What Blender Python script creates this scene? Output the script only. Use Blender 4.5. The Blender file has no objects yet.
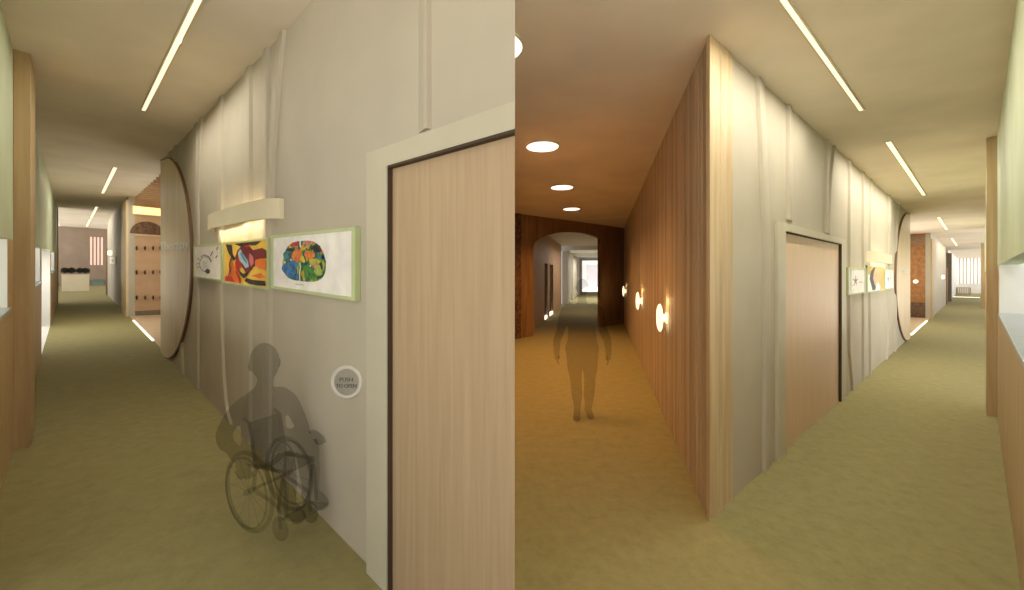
import bpy, bmesh, math, random
from mathutils import Vector, Matrix
random.seed(7)
SC = bpy.context.scene
COL = SC.collection
# ------------------------------------------------------------------ survey of the place
F = 400.0; CX = 512.0; HY = 275.5; H = 1.70

class Fr:
    """A straight corridor direction: u runs along it, v to its right, h above its floor."""
    def __init__(s, vx, vy):
        dx, dy, dz = (vx-CX)/F, 1.0, (HY-vy)/F
        n = math.hypot(dx, dy)
        s.d = (dx/n, dy/n); s.t = (dy/n, -dx/n); s.s = dz/n
    def P(s, u, v, h):
        return Vector((u*s.d[0]+v*s.t[0], u*s.d[1]+v*s.t[1], h+s.s*u))
    def ray(s, px):
        x = (px-CX)/F
        return x*s.d[0]+s.d[1], x*s.t[0]+s.t[1]
    def onV(s, px, py, v):
        rd, rt = s.ray(px); k = v/rt; u = k*rd
        return u, H + k*(HY-py)/F - s.s*u
    def uV(s, px, v): return s.onV(px, 0, v)[0]
    def onU(s, px, py, u):
        rd, rt = s.ray(px); k = u/rd
        return k*rt, H + k*(HY-py)/F - s.s*u
    def onH(s, px, py, h):
        rd, rt = s.ray(px); k = (H-h)/(s.s*rd-(HY-py)/F)
        return k*rd, k*rt

L = Fr(71, 257); R = Fr(978, 275.5); A = Fr(603, 275.5)
vL = L.onH(268.6, 461.9, 0)[1]
hL = L.onV(251.7, 66.1, vL)[1]
vR = R.onH(853.9, 388, 0)[1]
hR = R.onV(787.8, 105.8, vR)[1]
vLs = L.onH(41, 357, 0)[1]
vRs = R.onH(1006, 480, 0)[1]

# ------------------------------------------------------------------ materials
def lin(c):
    out = []
    for x in c:
        x = x/255.0
        out.append(x/12.92 if x <= .04045 else ((x+.055)/1.055)**2.4)
    return (*out, 1.0)
M = {}
def base_mat(name):
    m = bpy.data.materials.new(name); m.use_nodes = True
    M[name] = m
    nt = m.node_tree; b = nt.nodes['Principled BSDF']
    return m, nt, b
def paint(name, c, rough=.7, scale=6.0, amt=.05, bump=0.0, metal=0.0, stretch=(1,1,1), bscale=None, c2=None, detail=3):
    m, nt, b = base_mat(name)
    tc = nt.nodes.new('ShaderNodeTexCoord'); mp = nt.nodes.new('ShaderNodeMapping')
    mp.inputs['Scale'].default_value = stretch
    nt.links.new(tc.outputs['Object'], mp.inputs['Vector'])
    n = nt.nodes.new('ShaderNodeTexNoise'); n.inputs['Scale'].default_value = scale; n.inputs['Detail'].default_value = detail
    nt.links.new(mp.outputs[0], n.inputs['Vector'])
    r = nt.nodes.new('ShaderNodeValToRGB')
    a = lin(c)
    if c2 is None:
        lo = tuple(max(0, x*(1-amt*2)) for x in a[:3])+(1,); hi = tuple(min(1, x*(1+amt*2)) for x in a[:3])+(1,)
    else:
        lo = lin(c2); hi = a
    r.color_ramp.elements[0].position = .32; r.color_ramp.elements[1].position = .68
    r.color_ramp.elements[0].color = lo; r.color_ramp.elements[1].color = hi
    nt.links.new(n.outputs['Fac'], r.inputs['Fac']); nt.links.new(r.outputs[0], b.inputs['Base Color'])
    b.inputs['Roughness'].default_value = rough; b.inputs['Metallic'].default_value = metal
    if bump:
        n2 = nt.nodes.new('ShaderNodeTexNoise'); n2.inputs['Scale'].default_value = bscale or scale*8
        nt.links.new(mp.outputs[0], n2.inputs['Vector'])
        bp = nt.nodes.new('ShaderNodeBump'); bp.inputs['Strength'].default_value = bump; bp.inputs['Distance'].default_value = .01
        nt.links.new(n2.outputs['Fac'], bp.inputs['Height']); nt.links.new(bp.outputs[0], b.inputs['Normal'])
    return m
def wood(name, c, c2, rough=.55, scale=9.0):
    return paint(name, c, rough, scale, c2=c2, stretch=(1.6, 1.6, .10), bump=.05, detail=6)
def glow(name, c, s, base=(240,230,200)):
    m, nt, b = base_mat(name)
    b.inputs['Base Color'].default_value = lin(base)
    b.inputs['Emission Color'].default_value = lin(c); b.inputs['Emission Strength'].default_value = s
    return m

paint('wall_paint', (182,174,155), .75, 1.5, .03)
paint('ceiling_paint', (228,217,202), .85, 1.2, .035)
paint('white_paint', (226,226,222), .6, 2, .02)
paint('green_paint', (188,198,166), .7, 1.5, .04)
paint('frame_paint', (190,184,162), .6, 3, .02)
paint('cream', (214,204,176), .6, 3, .02)
paint('grey_counter', (150,158,158), .4, 12, .04)
paint('chrome', (228,225,218), .3, 4, .02, metal=.15)
paint('badge_grey', (188,184,172), .35, 4, .03, metal=.3)
paint('badge_letters', (95,98,98), .5)
paint('dark_gap', (70,54,38), .8)
paint('black_leaf', (26,28,18), .8, 40, .3)
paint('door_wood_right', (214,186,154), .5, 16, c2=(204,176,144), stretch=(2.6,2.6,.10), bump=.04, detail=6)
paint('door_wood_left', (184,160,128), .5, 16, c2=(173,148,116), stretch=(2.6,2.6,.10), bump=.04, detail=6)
wood('oak', (206,184,144), (182,156,114))
wood('pale_oak', (222,202,166), (206,184,148))
wood('panel_oak', (188,162,118), (168,142,100))
wood('slat_wood', (200,184,158), (182,164,138)); wood('slat_wood_dark', (180,162,136), (156,136,112)); wood('slat_wood_mid', (192,174,148), (172,152,126))
wood('brown_wood', (150,116,76), (116,86,52))
wood('dark_edge', (120,84,48), (98,66,36))
paint('pegboard', (190,156,122), .6, 4, .03)
paint('dark_peg', (70,48,30), .6)
paint('brown_tile', (104,76,52), .5, 14, .2)
paint('grey_brown', (120,108,90), .6, 9, .08)
paint('tan_floor', (196,172,140), .6, 8, .05)
paint('cork', (178,128,78), .7, 9, c2=(150,100,56), detail=5)
paint('art_paper', (236,232,226), .6)
paint('green_frame', (186,198,148), .6, 5, .03)
paint('pink_grey', (150,132,116), .8, 1.5, .05)
paint('blue_grey', (120,138,130), .6, 5, .05)
for n, c in dict(a_red=(196,38,32), a_dark=(26,18,30), a_orange=(232,120,40), a_yellow=(240,200,80), a_maroon=(120,24,38), a_blue=(90,140,190),
                 a_lightblue=(170,205,225), a_pink=(214,120,130), a_black=(24,22,24), a_grey=(120,110,106), a_skin=(222,178,130), a_ochre=(196,170,90)).items():
    paint(n, c, .6, 5, .05)
# brain print: patches of saturated ink
def brain_mat():
    m, nt, b = base_mat('brain_ink')
    tc = nt.nodes.new('ShaderNodeTexCoord')
    n = nt.nodes.new('ShaderNodeTexNoise'); n.inputs['Scale'].default_value = 14; n.inputs['Detail'].default_value = 5; n.inputs['Distortion'].default_value = .8
    nt.links.new(tc.outputs['Object'], n.inputs['Vector'])
    r = nt.nodes.new('ShaderNodeValToRGB'); e = r.color_ramp.elements
    e[0].position = .30; e[0].color = lin((20,50,110)); e[1].position = .72; e[1].color = lin((190,30,40))
    for p, c in ((.38,(20,110,150)), (.44,(16,60,50)), (.50,(40,130,50)), (.55,(170,180,60)), (.60,(225,170,50)), (.65,(215,100,40))):
        q = e.new(p); q.color = lin(c)
    nt.links.new(n.outputs['Fac'], r.inputs['Fac']); nt.links.new(r.outputs[0], b.inputs['Base Color'])
brain_mat()
# carpet
def carpet(name, c, c2):
    m, nt, b = base_mat(name)
    tc = nt.nodes.new('ShaderNodeTexCoord')
    n = nt.nodes.new('ShaderNodeTexNoise'); n.inputs['Scale'].default_value = 9; n.inputs['Detail'].default_value = 9; n.inputs['Roughness'].default_value = .75
    nt.links.new(tc.outputs['Object'], n.inputs['Vector'])
    r = nt.nodes.new('ShaderNodeValToRGB'); r.color_ramp.elements[0].position = .3; r.color_ramp.elements[1].position = .72
    r.color_ramp.elements[0].color = lin(c2); r.color_ramp.elements[1].color = lin(c)
    nt.links.new(n.outputs['Fac'], r.inputs['Fac']); nt.links.new(r.outputs[0], b.inputs['Base Color'])
    b.inputs['Roughness'].default_value = .95
    n2 = nt.nodes.new('ShaderNodeTexNoise'); n2.inputs['Scale'].default_value = 160
    nt.links.new(tc.outputs['Object'], n2.inputs['Vector'])
    bp = nt.nodes.new('ShaderNodeBump'); bp.inputs['Strength'].default_value = .25; bp.inputs['Distance'].default_value = .004
    nt.links.new(n2.outputs['Fac'], bp.inputs['Height']); nt.links.new(bp.outputs[0], b.inputs['Normal'])
carpet('green_carpet', (148,140,92), (128,120,76))
def brick():
    m, nt, b = base_mat('mosaic')
    tc = nt.nodes.new('ShaderNodeTexCoord')
    v = nt.nodes.new('ShaderNodeTexVoronoi'); v.inputs['Scale'].default_value = 14
    nt.links.new(tc.outputs['Object'], v.inputs['Vector'])
    r = nt.nodes.new('ShaderNodeValToRGB'); r.color_ramp.elements[0].color = lin((44,28,18)); r.color_ramp.elements[1].color = lin((128,92,62))
    nt.links.new(v.outputs['Color'], r.inputs['Fac']); nt.links.new(r.outputs[0], b.inputs['Base Color'])
brick()
glow('strip_light', (255,243,206), 1.0)
glow('down_light', (255,246,225), 1.6)
glow('bulb', (255,226,160), 1.5)
glow('mushroom_glass', (255,236,196), 1.25)
glow('cove', (255,206,120), 1.3)
glow('day_pane', (255,244,236), 1.0, (150,146,146))
glow('soft_pane', (250,244,246), .5, (150,146,146))
glow('pink_pane', (236,190,184), .75)
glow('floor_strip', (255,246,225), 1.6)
def ghost(name, t):
    m = bpy.data.materials.new(name); m.use_nodes = True; M[name] = m
    nt = m.node_tree; nt.nodes.clear()
    o = nt.nodes.new('ShaderNodeOutputMaterial'); g = nt.nodes.new('ShaderNodeNewGeometry')
    a = nt.nodes.new('ShaderNodeBsdfTransparent'); a.inputs[0].default_value = (t[0],t[1],t[2],1)
    c = nt.nodes.new('ShaderNodeBsdfTransparent')
    d = nt.nodes.new('ShaderNodeBsdfDiffuse'); d.inputs[0].default_value = lin((70,66,56))
    w = nt.nodes.new('ShaderNodeMixShader'); w.inputs[0].default_value = .05
    nt.links.new(a.outputs[0], w.inputs[1]); nt.links.new(d.outputs[0], w.inputs[2])
    mx = nt.nodes.new('ShaderNodeMixShader')
    nt.links.new(g.outputs['Backfacing'], mx.inputs[0]); nt.links.new(w.outputs[0], mx.inputs[1]); nt.links.new(c.outputs[0], mx.inputs[2])
    nt.links.new(mx.outputs[0], o.inputs[0])
ghost('smoke_body', (.70,.70,.69))
ghost('smoke_chair', (.74,.74,.73))
ghost('smoke_walker', (.72,.72,.73))

# ------------------------------------------------------------------ mesh helpers
class MB:
    def __init__(s): s.v = []; s.f = []; s.m = []; s.mi = 0
    def add(s, vs, fs, mi=None):
        b = len(s.v); s.v += [Vector(x) for x in vs]
        for f in fs: s.f.append([b+i for i in f]); s.m.append(s.mi if mi is None else mi)
    def prism(s, a, b, mi=None):
        """a, b: matching rings"""
        n = len(a)
        fs = [list(range(n)), list(range(2*n-1, n-1, -1))]
        for i in range(n): j = (i+1) % n; fs.append([i, i+n, j+n, j])
        s.add(list(a)+list(b), fs, mi)
    def box(s, fr, u0, u1, v0, v1, h0, h1, mi=None):
        q = [(u0,v0),(u1,v0),(u1,v1),(u0,v1)]
        s.prism([fr.P(u,v,h0) for u,v in q], [fr.P(u,v,h1) for u,v in q], mi)
    def uh(s, fr, poly, v0, v1, mi=None):
        s.prism([fr.P(u,v0,h) for u,h in poly], [fr.P(u,v1,h) for u,h in poly], mi)
    def uv(s, fr, poly, h0, h1, mi=None):
        s.prism([fr.P(u,v,h0) for u,v in poly], [fr.P(u,v,h1) for u,v in poly], mi)
    def vh(s, fr, poly, u0, u1, mi=None):
        s.prism([fr.P(u0,v,h) for v,h in poly], [fr.P(u1,v,h) for v,h in poly], mi)
    def xy(s, poly, z0, z1, mi=None):
        s.prism([Vector((x,y,z0)) for x,y in poly], [Vector((x,y,z1)) for x,y in poly], mi)
    def tube(s, pts, r, n=8, closed=False, mi=None):
        pts = [Vector(p) for p in pts]; N = len(pts); rings = []
        rr = r if isinstance(r, (list, tuple)) else [r]*N
        for i, p in enumerate(pts):
            if closed: t = pts[(i+1) % N]-pts[i-1]
            else: t = pts[min(i+1, N-1)]-pts[max(i-1, 0)]
            t.normalize(); a = t.orthogonal().normalized() if i == 0 else (a0 - t*a0.dot(t)).normalized()
            a0 = a; b = t.cross(a)
            rings.append([p+(a*math.cos(2*math.pi*k/n)+b*math.sin(2*math.pi*k/n))*rr[i] for k in range(n)])
        vs = [x for rg in rings for x in rg]; fs = []
        for i in range(N if closed else N-1):
            j = (i+1) % N
            for k in range(n): l = (k+1) % n; fs.append([i*n+k, i*n+l, j*n+l, j*n+k])
        if not closed: fs += [list(range(n))[::-1], [(N-1)*n+k for k in range(n)]]
        s.add(vs, fs, mi)
    def lathe(s, o, ax, prof, n=24, mi=None):
        """prof: (distance along ax, radius)"""
        ax = Vector(ax).normalized(); a = ax.orthogonal().normalized(); b = ax.cross(a); o = Vector(o)
        vs = []; fs = []
        for (d, r) in prof:
            for k in range(n): vs.append(o+ax*d+(a*math.cos(2*math.pi*k/n)+b*math.sin(2*math.pi*k/n))*max(r, 1e-4))
        for i in range(len(prof)-1):
            for k in range(n): l = (k+1) % n; fs.append([i*n+k, i*n+l, (i+1)*n+l, (i+1)*n+k])
        fs += [list(range(n))[::-1], [(len(prof)-1)*n+k for k in range(n)]]
        s.add(vs, fs, mi)
    def ball(s, c, r, seg=14, mi=None):
        c = Vector(c); r = Vector(r) if not isinstance(r, (int, float)) else Vector((r,r,r))
        rg = seg//2; vs = []; fs = []
        for i in range(rg+1):
            th = math.pi*i/rg
            for k in range(seg):
                ph = 2*math.pi*k/seg
                vs.append(c+Vector((r.x*math.sin(th)*math.cos(ph), r.y*math.sin(th)*math.sin(ph), r.z*math.cos(th))))
        for i in range(rg):
            for k in range(seg): l = (k+1) % seg; fs.append([i*seg+k, (i+1)*seg+k, (i+1)*seg+l, i*seg+l])
        s.add(vs, fs, mi)
    def build(s, name, mats, parent=None, smooth=False, base=None, bevel=0):
        if isinstance(mats, str): mats = [mats]
        off = Vector((0,0,0))
        if parent is not None:
            r = parent
            while r.parent: r = r.parent
            off = r.location.copy()
        elif base is None:
            lo = Vector([min(p[i] for p in s.v) for i in range(3)]); hi = Vector([max(p[i] for p in s.v) for i in range(3)])
            off = Vector(((lo.x+hi.x)/2, (lo.y+hi.y)/2, lo.z))
        else: off = Vector(base)
        me = bpy.data.meshes.new(name)
        me.from_pydata([tuple(p-off) for p in s.v], [], s.f)
        for m in mats: me.materials.append(M[m])
        me.polygons.foreach_set('material_index', s.m)
        bm = bmesh.new(); bm.from_mesh(me); bmesh.ops.remove_doubles(bm, verts=bm.verts, dist=1e-5)
        bmesh.ops.recalc_face_normals(bm, faces=bm.faces); bm.to_mesh(me); bm.free()
        if smooth: me.polygons.foreach_set('use_smooth', [True]*len(me.polygons))
        o = bpy.data.objects.new(name, me); COL.objects.link(o)
        if parent is not None: o.parent = parent
        else: o.location = off
        if smooth:
            try: me.set_sharp_from_angle(angle=math.radians(40))
            except Exception: pass
        if bevel:
            md = o.modifiers.new('bevel', 'BEVEL'); md.width = bevel; md.segments = 2; md.limit_method = 'ANGLE'
        return o
def tag(o, label, cat, group=None, kind=None):
    o['label'] = label; o['category'] = cat
    if group: o['group'] = group
    if kind: o['kind'] = kind
    return o
def struct(o, label, cat):
    o['kind'] = 'structure'; o['label'] = label; o['category'] = cat; return o
def thing(name, loc, label, cat, group=None):
    o = bpy.data.objects.new(name, None); COL.objects.link(o); o.location = loc; o.empty_display_size = .1
    return tag(o, label, cat, group)
def copy_tree(o, parent=None, delta=None):
    c = o.copy(); COL.objects.link(c); c.parent = parent
    if parent is None and delta is not None: c.location = o.location + delta
    for ch in o.children: copy_tree(ch, c)
    return c
def text_mesh(mb, s, org, right, up, width, height, depth, n, mi=None, fmap=None):
    """lettering: mesh of a text fitted to width x height, org = lower left"""
    cu = bpy.data.curves.new('t', 'FONT'); cu.body = s; cu.extrude = .0; cu.resolution_u = 3
    ob = bpy.data.objects.new('t', cu); COL.objects.link(ob)
    bpy.context.view_layer.update()
    me = bpy.data.meshes.new_from_object(ob.evaluated_get(bpy.context.evaluated_depsgraph_get()))
    xs = [v.co.x for v in me.vertices]; ys = [v.co.y for v in me.vertices]
    x0, x1, y0, y1 = min(xs), max(xs), min(ys), max(ys)
    right = Vector(right); up = Vector(up); n = Vector(n); org = Vector(org)
    if fmap:
        def tr(v, d): return fmap((v.co.x-x0)/(x1-x0), (v.co.y-y0)/(y1-y0))+n*d
    else:
      def tr(v, d): return org+right*((v.co.x-x0)/(x1-x0)*width)+up*((v.co.y-y0)/(y1-y0)*height)+n*d
    vs = [tr(v, depth) for v in me.vertices]
    mb.add(vs, [list(p.vertices) for p in me.polygons], mi)
    # side walls along boundary edges
    cnt = {}
    for p in me.polygons:
        pv = list(p.vertices)
        for i in range(len(pv)):
            e = (pv[i], pv[(i+1) % len(pv)]); cnt.setdefault(tuple(sorted(e)), []).append(e)
    for k, es in cnt.items():
        if len(es) == 1:
            a, b = es[0]; mb.add([tr(me.vertices[a], depth), tr(me.vertices[b], depth), tr(me.vertices[b], 0), tr(me.vertices[a], 0)], [[0,1,2,3]], mi)
    bpy.data.objects.remove(ob); bpy.data.curves.remove(cu); bpy.data.meshes.remove(me)

Z = Vector((0,0,1))
def fill_light(fr, u, v, h, side, w_, hh_, energy, col, tilt=.35, name='opening_fill'):
    """added fill light behind an opening, tilted up across the corridor; side = -1 shines toward +v"""
    ld = bpy.data.lights.new(name, 'AREA'); ld.shape = 'RECTANGLE'; ld.size = w_; ld.size_y = hh_; ld.energy = energy; ld.color = col
    o = bpy.data.objects.new(name, ld); COL.objects.link(o); o.location = fr.P(u, v, h)
    d_ = Vector((fr.t[0], fr.t[1], 0))*(-side)+Vector((0,0,tilt))
    o.rotation_euler = d_.to_track_quat('-Z', 'Y').to_euler(); return o
def cut_box(mb, fr, px, far, va, vb, h0, h1):
    """box whose near end is cut square to the hall so nothing pokes past the wall corner"""
    mb.uv(fr, [(fr.uV(px, va), va), (far, va), (far, vb), (fr.uV(px, vb), vb)], h0, h1)
def lamp_light(fr, u, v, h, length, width, energy, col, rotdown=True, name='lamp_or_fill_glow'):
    ld = bpy.data.lights.new(name, 'AREA'); ld.shape = 'RECTANGLE'; ld.size = length; ld.size_y = width; ld.energy = energy; ld.color = col
    o = bpy.data.objects.new(name, ld); COL.objects.link(o); o.location = fr.P(u, v, h)
    o.rotation_euler = (0 if rotdown else math.pi, 0, math.atan2(fr.d[1], fr.d[0]))
    return o
def vec(fr, which): # unit world vectors of a frame
    return Vector((fr.d[0], fr.d[1], fr.s)) if which == 'd' else Vector((fr.t[0], fr.t[1], 0))
# ================================================================== LEFT CORRIDOR
uEndL = L.onU(71, 257, 1)[0]  # dummy
uE = None
# end wall distance from its ceiling line (y=227.5 at x=80)
uEnd = L.onH(80, 227.5, hL)[0]
us = L.uV(515, vL)                       # the corner where the near wall ends
corner = L.P(us, vL, 0)
# --- floor & ceiling of the ramped corridor
mb = MB(); mb.uv(L, [(0, vLs-2.2), (uEnd+3, vLs-2.2), (uEnd+3, vL+3.2), (L.uV(168, vL), vL+3.2), (L.uV(168, vL), vL+.13), (L.uV(514, vL+.13), vL+.13), (L.uV(514, vL-.3), vL-.3), (0.02, vL-.6)], -.06, 0)
struct(mb.build('floor', 'green_carpet'), 'olive green carpet floor of the left corridor, rising gently away', 'floor')
mb = MB(); mb.uv(L, [(.8, vLs-.1), (uEnd+3, vLs-.1), (uEnd+3, vL+3.2), (L.uV(168, vL), vL+3.2), (L.uV(168, vL), vL+.1), (.8, vL+.1)], hL, hL+.08)
struct(mb.build('ceiling', 'ceiling_paint'), 'beige plaster ceiling of the left corridor', 'ceiling')
# --- gallery wall of the left corridor
fd = .035                                            # door casing stands proud
uo = L.uV(366.3, vL-fd); ui = L.uV(386.6, vL-fd)
hto = L.onV(369.3, 152, vL-fd)[1]; hti = L.onV(389, 165, vL-fd)[1]
uPn = L.uV(160.5, vL); uPf = L.uV(128.5, vL)          # portal near and far sides
hP = hL
mb = MB()
mb.box(L, ui, uPn, vL, vL+.14, 0, hL)                # casing to portal
cut_box(mb, L, 515, ui, vL, vL+.14, hti, hL)         # over the door
uFar2 = L.uV(107.5, vL)
mb.box(L, uPf, uFar2, vL, vL+.14, 0, hL)
struct(mb.build('wall_gallery', 'wall_paint'), 'long pale wall with branching relief ribs along the left corridor', 'wall')
# --- relief ribs
def rib(fr, v, pts, w, d, side, lg=1.7):
    """pts: (u,h) from top to bottom; w width; d how far it stands out; side -1 toward -v"""
    mb = MB(); rings = []
    for (u, h) in pts:
        q = 1                                       # long soft slope on the side away from the hall corner
        rings.append([fr.P(u-q*w/2, v, h), fr.P(u-q*w*.34, v+side*d, h), fr.P(u+q*w*.18, v+side*d, h), fr.P(u+q*w*lg, v, h)])
    n = 4; vs = [x for r in rings for x in r]; fs = []
    for i in range(len(rings)-1):
        for k in range(n): l = (k+1) % n; fs.append([i*n+k, i*n+l, (i+1)*n+l, (i+1)*n+k])
    fs += [[0,1,2,3], [len(vs)-4+k for k in range(4)]]
    mb.add(vs, fs); return mb
def leaf_panel(fr, v, edge, u_far, d, side):
    """wide thin cladding board whose near edge follows a curve"""
    mb = MB()
    for i in range(len(edge)-1):
        (u0,h0),(u1,h1) = edge[i], edge[i+1]
        mb.uh(fr, [(u0,h0),(u1,h1),(u_far,h1),(u_far,h0)], v, v+side*d)
    return mb
tn = [0]
def put_trim(mb, m, label):
    tn[0] += 1
    return struct(mb.build('trim_%d' % tn[0], m, smooth=False), label, 'wall trim')
def px_path(fr, v, pts):
    out = []
    for (px, py) in pts: out.append(fr.onV(px, py, v))
    return out
def smooth_path(p, n=6):
    out = []
    for i in range(len(p)-1):
        p0 = p[max(i-1,0)]; p1 = p[i]; p2 = p[i+1]; p3 = p[min(i+2,len(p)-1)]
        for k in range(n):
            t = k/n
            out.append(tuple(.5*((2*p1[j])+(-p0[j]+p2[j])*t+(2*p0[j]-5*p1[j]+4*p2[j]-p3[j])*t*t+(-p0[j]+3*p1[j]-3*p2[j]+p3[j])*t**3) for j in range(2)))
    out.append(p[-1]); return out
def ribL(pts, wpx, label, d=.022, top=True, bot=True):
    p = px_path(L, vL, pts)
    if top: p[0] = (p[0][0], hL-.002)
    if bot: p[-1] = (p[-1][0], 0.001)
    w = abs(L.uV(pts[0][0]+wpx/2, vL)-L.uV(pts[0][0]-wpx/2, vL))
    if len(p) > 2: p = smooth_path(p)
    put_trim(rib(L, vL, p, w, d, -1), 'wall_paint', label)
ribL([(428.5,0),(428.5,130)], 6, 'narrow pale rib running from the left ceiling down to the large door casing', bot=False)
ribL([(284,30),(279,90),(274.5,150),(272.5,200),(271,300),(269.5,462)], 4.5, 'pale rib with a top sweeping right, between brain print and abstract print')
ribL([(268,50),(268,440)], 3.5, 'straight pale rib behind the right end of the curved wall lamp')
ribL([(250.5,66),(250,430)], 4.5, 'straight pale rib behind the middle of the curved wall lamp')
ribL([(222.5,98),(222.5,300),(223,350),(226,400),(231,424)], 3.5, 'pale rib between the sketch and the abstract print, foot sweeping right')
ribL([(202.5,118),(200.5,160),(199,210),(198.5,390)], 2.2, 'thin curved rib just above the small sketch')
ribL([(197.3,125),(197.3,388)], 2.4, 'thin straight rib behind the small sketch, left of its twin')
ribL([(176,150),(176,200),(180,300),(183.5,375)], 2.2, 'thin rib bowing out under the wooden half disc')
ribL([(170.5,152),(170.5,362)], 1.8, 'thin short rib behind the tip of the wooden half disc')
# --- door casing, leaf (large door at the corner)
us2 = L.uV(515, vL-fd)
mb = MB()
cut_box(mb, L, 515, ui, vL-fd, vL+.02, hti, hto)
mb.box(L, ui, uo, vL-fd, vL+.02, 0, hto)
# far jamb return, inner reveal
mb.box(L, ui-.001, ui, vL+.02, vL+.11, 0, hti)
dr = thing('door', L.P((us+ui)/2, vL, 0), 'large plain wood door in a cream casing at the right end of the left corridor', 'door')
dr['kind'] = 'structure'; dr.name = 'door_1'
mb.build('door_casing', 'frame_paint', dr)
vd = L.onU(392.0, 0, ui)[0]; print('leaf recess', vd-vL)
usd = L.uV(515, vd)
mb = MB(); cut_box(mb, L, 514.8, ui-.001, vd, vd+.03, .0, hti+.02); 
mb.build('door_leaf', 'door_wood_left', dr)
mb = MB(); cut_box(mb, L, 514.8, ui-.012, vL-.034, vd, hti-.012, hti+.002)
mb.box(L, ui-.006, ui-.001, vL-.030, vd, 0, hti)
mb.build('door_stop', 'dark_gap', dr)
# --- partition that shuts the amber hall off from the left corridor
mb = MB()
c2 = L.P(L.uV(515, vd+.02), vd+.02, 0)
c3 = L.P(us+.30, vL+.145, 0)
mb.xy([(c2.x-.002, c2.y), (-.03, 15.5), (-.16, 15.5), (c3.x, c3.y)], 0, hL+.15)
struct(mb.build('wall_partition', 'slat_wood'), 'timber partition running back from the large door, seen edge on', 'wall')
# --- opposite wall: green above, oak below, hatches and posts
def hatch_wall(fr, v, side, u0, spans, uend, hc, hs, ht, nm, lab):
    """spans: (ua, ub) hatch openings; wall solid elsewhere; side=+1 wall lies at +v side"""
    lo = MB(); up = MB()
    v1 = v+side*.14
    cuts = [u0]+[x for s in spans for x in s]+[uend]
    up.box(fr, u0, uend, v, v1, ht, hc)
    for i in range(0, len(cuts), 2):
        a, b = cuts[i], cuts[i+1]
        if b-a > .001: lo.box(fr, a, b, v, v1, 0, ht)
    for (a, b) in spans: lo.box(fr, a, b, v, v1, 0, hs)
    struct(up.build('wall_%s_upper' % nm, 'green_paint'), 'sage green upper wall %s' % lab, 'wall')
    struct(lo.build('wall_%s_lower' % nm, 'panel_oak'), 'oak panelled lower wall %s' % lab, 'wall')
# left side heights
hsL = L.onV(7.5, 312, vLs)[1]; htL = L.onV(10, 239, vLs)[1]
uA = L.uV(7.5, vLs); uB0 = L.uV(33.8, vLs); uB1 = L.uV(40.2, vLs)
uD0 = L.uV(41.6, vLs); uD1 = L.uV(50.2, vLs); uC0 = L.uV(51, vLs); uC1 = L.uV(54.3, vLs); uW = L.uV(57, vLs)
print('L', vL, hL, vLs, 'R', vR, hR, vRs, 'hatch', hsL, htL, 'us', us, 'uA', uA, uB0, uB1, uD0, uD1, uW, 'uEnd', uEnd, 'portal', uPn, uPf)
lo = MB(); up = MB(); v1 = vLs-.14
up.box(L, 3.2, uW, v1, vLs, htL, hL)
lo.box(L, 3.2, 4.0, v1, vLs, 0, htL)
lo.box(L, 4.0, uA, v1, vLs, 0, hsL)
lo.box(L, uA, uB0, v1, vLs, 0, htL)
lo.box(L, uB0, uB1, v1, vLs, 0, hsL)
lo.box(L, uB1, uD0, v1, vLs, 0, htL)
lo.box(L, uD1, uC0, v1, vLs, 0, htL)
lo.box(L, uC0, uC1, v1, vLs, 0, hsL)
lo.box(L, uC1, uW, v1, vLs, 0, htL)
struct(up.build('wall_left_upper', 'green_paint'), 'sage green upper wall at the far left of the left corridor', 'wall')
struct(lo.build('wall_left_lower', 'panel_oak'), 'oak panelled lower wall at the far left of the left corridor', 'wall')
def bay(fr, v, side, ua, ub, hs, hc, depth, label_c, label_w, wn):
    """counter and white reveal behind a hatch opening; far cheek at ub"""
    mb = MB(); mb.box(fr, ua, ub-.01, v-side*.02, v+side*depth, hs, hs+.035)
    tag(mb.build('counter', 'grey_counter', bevel=.004), label_c, 'counter')
    mb = MB()
    mb.box(fr, ub, ub+.06, v+side*.145, v+side*depth, 0, hc)
    mb.box(fr, ub-.006, ub-.001, v+side*.001, v+side*.145, hs+.036, hc*.0+1.83)
    mb.box(fr, ua, ub, v+side*depth, v+side*(depth+.06), 0, hc)
    struct(mb.build('wall_bay_%s' % wn, 'white_paint'), label_w, 'wall')
    lamp_light(fr, ub-.45, v+side*.75, hc-.25, .6, .6, 6, (.95,1,1), name='hatch_room_fill'); fill_light(fr, ub-.7, v+side*(depth-.05), 1.6, side, 1.2, .5, 18, (1,.95,.86), .9)  # added fills without fixtures: one inside the hatch room, one toward the corridor
bay(L, vLs, -1, 3.6, uA, hsL, hL, 1.1, 'grey counter in the first hatch at the left edge', 'white wall seen through the first hatch at the left edge', 'left_near')
bay(L, vLs, -1, uB0-1.6 if uB0-1.6 > uA+.2 else uA+.2, uB1, hsL, hL, .9, 'grey counter in the second hatch, just behind the left wooden post', 'white wall seen through the second hatch on the left', 'left_middle')
bay(L, vLs, -1, uC0, uC1, hsL, hL, .9, 'small grey counter in the furthest hatch on the left', 'white wall seen through the furthest hatch on the left', 'left_far')
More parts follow.
